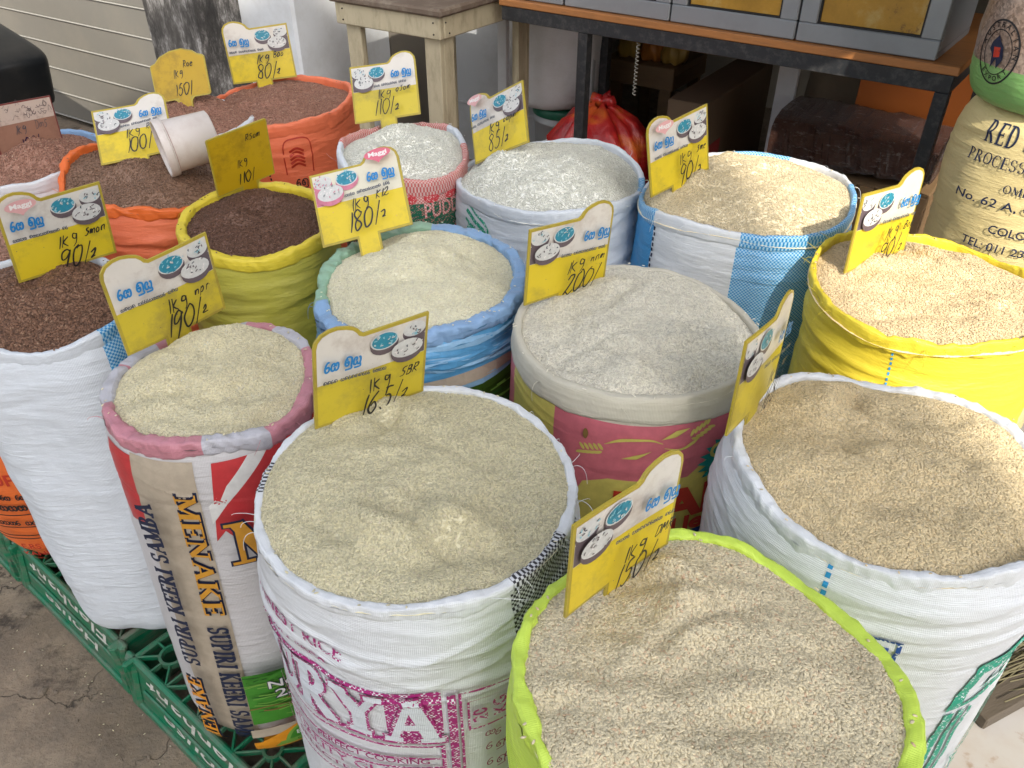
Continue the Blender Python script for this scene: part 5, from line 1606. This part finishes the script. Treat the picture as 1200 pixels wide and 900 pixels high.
# things stored under the table ------------------------------------------------------
M_pailb = plain("grey white pail plastic", (.52, .55, .57), .4, .06)
M_paill = plain("dark green pail lid", (.01, .12, .07), .4, .1)
pail = uv_root("plastic_pail", "grey white pail with dark green lid under the table", "pail", -2.02, 3.46, .004)
m = MB(); m.lathe([(0, 0), (.125, 0), (.13, .006), (.148, .31), (.153, .31), (.153, .322), (.148, .323), (.149, .352)], 40); m.build("body", [M_pailb], pail, True)
m = MB(); m.lathe([(.158, .345), (.160, .350), (.160, .378), (.155, .384), (.140, .386), (0, .386)], 40); m.build("lid", [M_paill], pail, True)
def plump_bag(name, label, cat, u, v, z, R, Hh, mat, seed, sq=.85, crown=.6, prints=None, mats=None, squash=1.0, world=None, group=None, tie=False, face=None, nz=40, lump=.012, wr=16):
    rnd = rng(seed)
    c, s = math.cos(FA), math.sin(FA)
    X, Y = (u * c - v * s, u * s + v * c) if world is None else world
    f = -np.array([X, Y]) / math.hypot(X, Y); r = np.array([-f[1], f[0]])
    nth = 96
    cz = rnd.uniform(.02, Hh - .02, wr); ct = rnd.uniform(-2, 2, wr); cw = rnd.uniform(.3, .9, wr); ca = rnd.uniform(.001, .004, wr)
    def surf(s_, zz, off):
        th = np.asarray(s_) / R; h = np.asarray(zz, float) / Hh
        e = np.clip(1 - np.abs(2 * h - 1) ** 8, 0, 1) ** .5
        rad = R * (.76 + .24 * e) * (1 + .03 * np.sin(h * 3.1)) + lump * fbm(th * 1.3 + seed, h * 3 + seed, seed, 4)
        for i in range(wr):
            rad = rad + ca[i] * np.exp(-((np.asarray(zz) - cz[i] - .03 * (th - ct[i])) / .006) ** 2 - ((th - ct[i]) / cw[i]) ** 2)
        rad = rad + off
        xy = rad[..., None] * (np.cos(th)[..., None] * f + np.sin(th)[..., None] * r * squash)
        return np.concatenate([xy, np.asarray(zz, float)[..., None]], -1)
    th = np.linspace(-np.pi, np.pi, nth + 1); hh = np.linspace(0, 1, nz + 1)
    hh = .5 - .5 * np.cos(np.pi * hh)
    T2, H2 = np.meshgrid(th, hh * Hh)
    V = surf(T2 * R, H2, 0.0)
    V = V.reshape(-1, 3); UV = np.stack([T2 * R, H2], -1).reshape(-1, 2)
    F = [grid_faces(nz + 1, nth + 1)]
    mi = [np.zeros(len(F[0]), int) if face is None else face(((T2[:-1, :-1] + T2[1:, 1:]) / 2 * R), ((H2[:-1, :-1] + H2[1:, 1:]) / 2)).ravel()]
    n0 = len(V)
    V = np.concatenate([V, [[0, 0, .0], [0, 0, Hh]]]); UV = np.concatenate([UV, [[0, 0], [0, Hh]]])
    k = np.arange(nth)
    F.append(np.stack([k + 1, k, np.full(nth, n0)], 1)); top = nz * (nth + 1)
    F[1] = np.concatenate([F[1], np.stack([top + k, top + k + 1, np.full(nth, n0 + 1)], 1)]); mi.append(np.full(2 * nth, 0 if face is None else int(face(np.array([0.0]), np.array([Hh - .01]))[0])))
    if prints:
        pr = Print(surf, L=.008, base=.0008); prints(pr); d = pr.data()
        n1 = len(V); V = np.concatenate([V, d[0]]); UV = np.concatenate([UV, d[1]])
        F.append(np.arange(len(d[0])).reshape(-1, 3) + n1); mi.append(d[2])
    o = mesh_np(name, V, F, mats or [mat], np.concatenate(mi), None, UV)
    o.location = (X, Y, z)
    return tag(o, label, cat, group)
M_dim = fabric("plain dull white sack", (.72, .72, .73), dirt=.2)
plump_bag("filled_sack", "full dull white sack resting on the green lidded pail", "sack", -2.09, 3.47, .392, .225, .50, M_dim, 5)
# red carrier bag
def bag_red():
    b = NB("translucent red carrier bag")
    co = b.coord("Object")
    n = b.noise(b.mapping(co, (1, 1, 2)), 4, 3)
    col = b.ramp(n, [(.42, (.40, .016, .02)), (.55, (.58, .03, .025)), (.64, (.75, .16, .03))])
    w = b.noise(b.mapping(co, (9, 9, 5)), 1.5, 6, .65)
    return b.set(col, .22, b.bump(w, .7, .02), spec=.6)
M_red = bag_red()
rb = uv_root("carrier_bag", "shiny red knotted carrier bag under the table", "bag", -1.675, 3.18, .004)
rb.scale = (1.12, 1.12, 1.12)
m = MB()
def rj(rr, zz, a):
    k = np.clip(zz / .45, 0, 1)
    return rr * (1 + .07 * np.sin(3 * a + 1) * (1 - k) + .05 * np.sin(7 * a + zz * 20) + .16 * k * np.sin(13 * a + 2 * np.sin(3 * a)) * (zz > .3)), zz + .012 * np.sin(5 * a) * k
m.lathe([(.01, 0), (.17, .0), (.215, .05), (.225, .14), (.215, .24), (.185, .33), (.13, .40), (.06, .44), (.03, .455)], 80, 0, jit=rj); m.build("body", [M_red], rb, True)
m = MB()
for (dx, dy, hz) in ((-.03, .0, .02), (.035, .01, .015), (.01, .02, .03)):
    m.tube([(0, 0, .445), (dx * .4, dy, .47), (dx, dy, .45 + hz), (dx * 1.5, dy * 1.4, .445 + hz * .6)], [.016, .02, .026, .01], 10)
m.build("knot", [M_red], rb, True)
M_bench = plain("brown timber", (.20, .125, .06), .7, .25, 6, .3, 40, dirt=(.10, .06, .03), dirtamt=.5, dscale=6, stretch=(1, 6, 6))
bn = uv_root("low_bench", "small brown timber bench deep under the table", "bench", -1.80, 3.76, .004)
m = MB(); m.box((-.20, 0, .43), (.20, .022, .535), 0, .004); m.box((-.20, .023, .50), (.20, .40, .534), 0, .004); m.box((.178, .023, .43), (.20, .40, .4995), 0, .003); m.build("top", [M_bench], bn)
for (x, y) in ((-.15, .003), (.12, .003), (-.15, .35), (.12, .35)):
    m = MB(); m.box((x, y + .02, 0), (x + .06, y + .05, .4995), 0, .003); m.build("leg", [M_bench], bn)
M_pk1 = plain("orange snack packet", (.42, .16, .03), .3, .5, 12); M_pk2 = plain("yellow brown packet", (.40, .26, .06), .3, .5, 12)
for k, (x, mt, lab) in enumerate(((-1.90, M_pk2, "brown packet lying leftmost on the low bench"), (-1.77, M_pk1, "orange packet lying in the middle of the low bench"), (-1.655, M_pk2, "small yellow packet lying at the end of the low bench"))):
    m = MB()
    m.lathe([(0, 0), (.05, .0), (.062, .02), (.064, .05), (.05, .085), (.02, .10), (0, .10)], 28, 0, jit=lambda rr, zz, a: (rr * (1 + .10 * np.sin(5 * a + k) + .05 * np.sin(11 * a)), zz + .01 * np.sin(4 * a + k)))
    o = m.build("snack_packet", [mt], smooth=True); uv_place(o, x, 3.88, .540); tag(o, lab, "packet", "packets on the low bench")
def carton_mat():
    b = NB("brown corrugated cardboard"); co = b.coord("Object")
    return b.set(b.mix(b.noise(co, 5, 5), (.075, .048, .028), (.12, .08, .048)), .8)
M_carton = carton_mat(); M_redmark = plain("faded red print on cardboard", (.22, .02, .02), .7, .2)
m = MB(); m.box((.20, 0, 0), (.36, .75, .64), 0, .004)
m.box((.3605, .06, .20), (.3615, .20, .46), 1)
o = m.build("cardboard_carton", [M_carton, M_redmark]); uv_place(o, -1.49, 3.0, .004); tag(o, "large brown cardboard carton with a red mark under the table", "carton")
m = MB(); m.box((0, 0, 0), (.50, .02, .88), 0, .002); o = m.build("orange_board", [plain("orange painted board", (.36, .095, .012), .5, .15, 4)]); uv_place(o, -.685, 3.42, .004); tag(o, "orange painted board standing under the table's right end", "board")
m = MB(); m.box((0, 0, 0), (.075, .03, .89), 0, .004); o = m.build("grey_plank", [M_greywall]); uv_place(o, -.94, 3.2, .004, R_(8)); tag(o, "grey upright plank under the table left of the wrapped bundle", "plank")
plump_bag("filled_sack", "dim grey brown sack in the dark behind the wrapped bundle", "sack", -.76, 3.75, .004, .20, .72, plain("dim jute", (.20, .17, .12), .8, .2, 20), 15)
# wrapped bundle on a slatted box
def wrap_mat():
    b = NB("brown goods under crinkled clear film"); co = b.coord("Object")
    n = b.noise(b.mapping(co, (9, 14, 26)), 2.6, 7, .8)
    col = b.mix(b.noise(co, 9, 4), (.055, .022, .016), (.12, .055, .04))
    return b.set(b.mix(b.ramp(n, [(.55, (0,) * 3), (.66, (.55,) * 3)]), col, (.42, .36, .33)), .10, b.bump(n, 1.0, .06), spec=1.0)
M_wrap = wrap_mat()
nx, nz_ = 60, 24
th = np.linspace(0, 2 * np.pi, nz_ + 1); xs = np.linspace(0, .56, nx + 1)
X2, T2 = np.meshgrid(xs, th, indexing='ij')
rr = (1 + .10 * fbm(X2 * 14, np.cos(T2) * 3 + 5, 4) + .08 * fbm(X2 * 30, np.sin(T2) * 6 + 9, 8))
ys = .20 + .19 * np.sign(np.cos(T2)) * np.abs(np.cos(T2)) ** .5 * rr; zs = .085 + .085 * np.sign(np.sin(T2)) * np.abs(np.sin(T2)) ** .5 * rr * (1 - .25 * (X2 / .56) ** 2)
zs = np.maximum(zs, .002)
V = np.stack([X2, ys, zs], -1).reshape(-1, 3)
F = [tuple(q) for q in grid_faces(nx + 1, nz_ + 1)] + [tuple(range(nz_)), tuple(range(nx * (nz_ + 1) + nz_ - 1, nx * (nz_ + 1) - 1, -1))]
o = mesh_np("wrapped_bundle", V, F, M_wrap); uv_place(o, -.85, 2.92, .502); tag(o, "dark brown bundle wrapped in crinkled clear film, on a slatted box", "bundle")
m = MB()
for k in range(10): m.box((k * .058, .0, .0), (k * .058 + .046, .018, .49), 0, .002)
m.box((0, .0185, .44), (.57, .40, .4895), 0, .003); m.box((0, .019, 0), (.02, .40, .4395), 0); m.box((.55, .019, 0), (.57, .40, .4395), 0)
o = m.build("slatted_box", [M_bench]); uv_place(o, -.85, 2.92, .006); tag(o, "brown slatted wooden box under the wrapped bundle", "box")
m = MB(); a = np.linspace(0, 1, 120)
m.tube(np.stack([.006 * np.cos(a * 90), .006 * np.sin(a * 90), -.19 * a], 1), .0014, 5)
o = m.build("coiled_wire", [plain("pale coiled wire", (.35, .33, .28), .4, .1)]); uv_place(o, -1.31, 2.735, .905); tag(o, "thin coiled wire hanging from the table frame", "wire")

# stacked bags at the right -------------------------------------------------------------
def red_print(p):
    NV = 1
    serif_text(p, "RED SPLIT", -.138, .400, .050, NV, xs=.62, grow=-.01)
    serif_text(p, "PROCESSED", -.160, .352, .029, NV, xs=.85, grow=-.015)
    serif_text(p, "OMEGA", -.050, .300, .021, NV, xs=1.0, grow=-.015)
    p.text("No. 62 A, OLD MOOR", -.155, .262, .020, NV, .012, fit=.36)
    p.text("COLOMBO", -.050, .200, .020, NV, .014)
    p.text("TEL: 011 234", -.1, .156, .020, NV, .012)
    p.text("WEIGHT", -.185, .050, .016, NV, .014)
plump_bag("filled_bag", "cream woven bag lettered RED SP in navy, beside the table", "bag", 0, 0, .532, .205, .47, M_cream, 33, prints=red_print, mats=[M_cream, I_navy], world=(1.325, 1.975), group="bags stacked beside the table", nz=90, lump=.010, wr=26)
plump_bag("filled_bag", "cream bag at the bottom of the stack beside the table", "bag", 0, 0, .006, .21, .52, M_cream, 35, world=(1.33, 1.985), group="bags stacked beside the table")
def lentil_mat():
    b = NB("brown lentils behind clear film"); co = b.coord("Object")
    v = b.n("ShaderNodeTexVoronoi"); v.inputs["Scale"].default_value = 190; b.l(co, v.inputs["Vector"])
    col = b.ramp(v.outputs["Color"], [(.2, (.13, .085, .06)), (.5, (.22, .15, .115)), (.8, (.32, .23, .18))])
    col = b.mix(b.ramp(b.noise(co, 9, 6, .7), [(.45, (0,) * 3), (.7, (.5,) * 3)]), col, (.40, .35, .31))
    return b.set(col, .3, b.bump(b.noise(co, 25, 5), .3, .006))
M_lentil = lentil_mat(); M_lgreen = fabric("light green film", (.20, .42, .13), dirt=.2, rough=.3); I_blk = I_black
def exp_print(p):
    cx, cz, R1 = -.150, .125, .068
    a = np.linspace(0, 2 * np.pi, 40)
    for q in (R1, R1 - .020):
        p.ribbon(np.stack([cx + q * .8 * np.cos(a), cz + q * np.sin(a)], 1), .004 if q == R1 else .002, 2, smooth=False)
    def ring_text(t, a0, a1, flip):
        n = len(t)
        for i, ch in enumerate(t):
            if ch == ' ': continue
            an = R_(a0 + (a1 - a0) * i / max(1, n - 1)); rr = R1 - .0145 if not flip else R1 - .0065
            p.text(ch, cx + rr * .8 * math.cos(an), cz + rr * math.sin(an), .0105, 2, .02, align='c', rot=an + (math.pi / 2 if flip else -math.pi / 2))
    ring_text("AUSTRALIAN", 165, 0, False); ring_text("EXPORT", 230, 320, True)
    p.poly([(cx - .018, cz + .02), (cx - .004, cz + .036), (cx + .004, cz + .026), (cx + .016, cz + .014), (cx + .020, cz - .012), (cx + .008, cz - .034), (cx + .002, cz - .014), (cx - .010, cz - .036), (cx - .012, cz - .006), (cx - .022, cz + .004)], 3)
    p.poly([(cx - .010, cz + .010), (cx + .008, cz + .012), (cx + .010, cz - .008), (cx - .006, cz - .012)], 4)
plump_bag("filled_bag", "clear bag of brown lentils with green base and round export mark, topmost of its stack", "bag", 0, 0, 1.004, .200, .46, M_lentil, 37,
          mats=[M_lentil, M_lgreen, I_black, I_navy, I_rust], face=lambda s, z: (z < .098).astype(int), prints=exp_print, world=(1.300, 1.975), group="bags stacked beside the table", nz=60, lump=.010)

# floor clutter at the lower right -----------------------------------------------------------
M_off = plain("dark weathered offcuts", (.075, .06, .045), .8, .3, 6, .4, 40, stretch=(1, 6, 6))
offs = [((1.07, 1.02, .006), (.20, .055, .035), 25, 0, "short dark timber offcut nearest the white sack on the tiles"),
        ((1.12, 1.10, .006), (.30, .05, .03), -20, 0, "dark timber offcut lying under the straw on the tiles"),
        ((1.25, 1.02, .006), (.26, .06, .03), 8, 0, "dark timber offcut at the right edge on the tiles"),
        ((1.16, 1.22, .006), (.34, .045, .03), 14, 0, "long dark timber offcut lying behind the other offcuts on the tiles")]
for p, d, rz, rx, lab in offs:
    m = MB(); m.box((-d[0] / 2, -d[1] / 2, 0), (d[0] / 2, d[1] / 2, d[2]), 0, .003)
    o = m.build("timber_offcut", [M_off]); o.location = p; o.rotation_euler = (R_(rx), 0, R_(rz)); tag(o, lab, "offcut", "timber offcuts on the tiles")
M_straw = plain("dry greenish straw", (.10, .088, .045), .8, .35, 30)
m = MB(); rnd = rng(77)
for k in range(170):
    y = rnd.normal(0, .055); z = abs(rnd.normal(.04, .03)); l = rnd.uniform(.3, .55); dy = rnd.normal(0, .05)
    m.tube([(-l / 2, y, z), (0, y + dy * .4, z + .012), (l / 2, y + dy, max(.003, z - .01))], [.0018, .002, .001], 4, cap=False)
m.tube([(.0, .09 * math.cos(a), .05 + .06 * math.sin(a)) for a in np.linspace(0, 2 * math.pi, 16)], .004, 6)
o = m.build("straw_bundle", [M_straw]); o.location = (1.22, 1.20, .036); o.rotation_euler = (0, 0, R_(18)); tag(o, "bundle of dry straw tied round the middle, on the tiles", "straw")

# dark scooter at the upper left -------------------------------------------------------------
M_blk = plain("black scooter plastic", (.012, .014, .016), .28, .2, 5, dirt=(.06, .055, .05), dirtamt=.35, dscale=4)
M_tyre = plain("tyre rubber", (.02, .02, .02), .8, .2)
sc = uv_root("scooter", "black scooter parked at the shutter, cut by the left edge", "scooter", -4.58, 1.93, .004)
def sup(name, mat, ctr, half, ex=.45, n=40, rx=0, rz=0, taper=0.0):
    u_ = np.linspace(-np.pi / 2, np.pi / 2, 25); w_ = np.linspace(-np.pi, np.pi, n + 1)
    Uu, Ww = np.meshgrid(u_, w_, indexing='ij')
    g = lambda c: np.sign(c) * np.abs(c) ** ex
    x = half[0] * g(np.cos(Uu)) * g(np.cos(Ww)); y = half[1] * g(np.cos(Uu)) * g(np.sin(Ww)); z = half[2] * g(np.sin(Uu))
    z = z + taper * x
    V = np.stack([x, y, z], -1).reshape(-1, 3)
    M = Matrix.Translation(ctr) @ Matrix.Rotation(R_(rz), 4, 'Z') @ Matrix.Rotation(R_(rx), 4, 'Y')
    V = (np.c_[V, np.ones(len(V))] @ np.array(M).T)[:, :3]
    return mesh_np(name, V, [grid_faces(25, n + 1)], mat, None, sc)
sup("seat", M_blk, (-.30, 0, .84), (.36, .14, .06), .4, rx=10)
sup("tail_box", M_blk, (.16, -.02, .615), (.45, .16, .135), .22, rx=14)
sup("tail_fairing", M_blk, (.28, 0, .46), (.34, .12, .07), .5, rx=24)
sup("rear_fender", M_blk, (.42, 0, .30), (.30, .06, .025), .6, rx=34)
m = MB(); a = np.linspace(0, 2 * np.pi, 40)
m.tube(np.stack([.21 * np.cos(a), 0 * a, .21 * np.sin(a)], 1), .055, 12, cap=False)
m.lathe([(0, -.03), (.16, -.025), (.17, .0), (.16, .025), (0, .03)], 30, 0, M=Matrix.Rotation(math.pi / 2, 4, 'X'))
w = m.build("wheel", [M_tyre], sc, True); w.location = (.22, 0, .265)
m = MB(); m.tube([(-.3, 0, .5), (-.7, 0, .32), (-1.0, 0, .34), (-1.15, 0, .8), (-1.2, 0, 1.0)], [.09, .08, .07, .06, .03], 14); m.build("frame", [M_blk], sc, True)
m = MB(); m.tube(np.stack([.21 * np.cos(a), 0 * a, .21 * np.sin(a)], 1), .055, 12, cap=False); w = m.build("wheel", [M_tyre], sc, True); w.location = (-1.2, 0, .265)
m = MB(); m.tube([(-1.18, -.3, 1.02), (-1.2, 0, 1.0), (-1.18, .3, 1.02)], .014, 8); m.build("handlebar", [M_blk], sc, True)

# unseen building added to keep the low sun off most of the stall ---------------------
M_opp = plain("cream rendered wall", (.55, .50, .42), .8, .08, 1.5, dirt=(.35, .31, .26), dirtamt=.4, dscale=1.2)
M_glass = plain("dark window glass", (.03, .035, .04), .1, .1)
ob = empty("shade_building", (0, -7.0, 0), 0, "unseen cream building added across the street to shade the stall", "building")
m = MB(); m.box((-3.0, -5, 0), (1.89, 0, 9.8), 0, .03); m.build("wall", [M_opp], ob)
m = MB(); m.box((-3.1, -5.2, 9.805), (1.93, .06, 10.0), 0, .02); m.build("roof", [M_opp], ob)
for i in range(2):
    for j in range(3):
        m = MB(); x = -2.3 + i * 2.2; z = 1.0 + j * 3.0
        m.box((x, .004, z), (x + 1.1, .03, z + 1.4), 0, .004); w = m.build("window", [M_glass], ob)


# spilled grains and small litter on the ground and on the crates ---------------------------
rnd = rng(404)
n = 900
q = rnd.uniform(0, 1, (n, 2)); P = np.stack([-1.9 + 1.55 * q[:, 0], .35 + 1.3 * q[:, 1], np.full(n, .0018)], 1)
keep = (P[:, :2] @ en) < .283
P = P[keep]; P = P[rnd.uniform(0, 1, len(P)) < np.clip(1.1 - 3.5 * (.283 - P[:, :2] @ en), .10, 1)]
GV, GF = grains(P, np.tile([0, 0, 1.0], (len(P), 1)), .0062, .0027, rnd, False)
o = mesh_np("spilled_rice", GV, GF, RICE["pale"][0]); tag(o, "pale grains of rice spilled on the ground along the crates", "spilled rice", kind="stuff")
M_peb = plain("grey brown grit", (.20, .16, .12), .9, .4, 30)
m = MB()
for k in range(130):
    x, y = rnd.uniform(-1.8, -.4), rnd.uniform(.4, 1.5)
    if np.array([x, y]) @ en > .275: continue
    r = abs(rnd.normal(.004, .003)) + .0015
    m.lathe([(0, 0), (r, 0), (r * .9, r * .5), (r * .4, r * .8), (0, r * .8)], 7, 0, (x, y, .0005), jit=lambda rr, zz, a: (rr * (1 + .3 * np.sin(2 * a + k)), zz))
o = m.build("grit", [M_peb]); tag(o, "grit and crumbs scattered over the dirty concrete", "grit", kind="stuff")

# tarpaulin added out of view to keep the sun off the cabinet ----------------
M_sunshade = plain("faded blue tarpaulin", (.20, .26, .34), .6, .15, 3)
m = MB()
V = [(.42, 2.75, 2.12), (2.6, 2.75, 2.12), (2.6, 1.42, 1.93), (.42, 1.42, 1.93)]
m.add(V + [(x, y, z - .006) for x, y, z in V], [(3, 2, 1, 0), (4, 5, 6, 7), (0, 1, 5, 4), (1, 2, 6, 5), (2, 3, 7, 6), (3, 0, 4, 7)])
o = m.build("sunshade", [M_sunshade]); tag(o, "faded blue tarpaulin added unseen over the right end of the table", "sunshade")
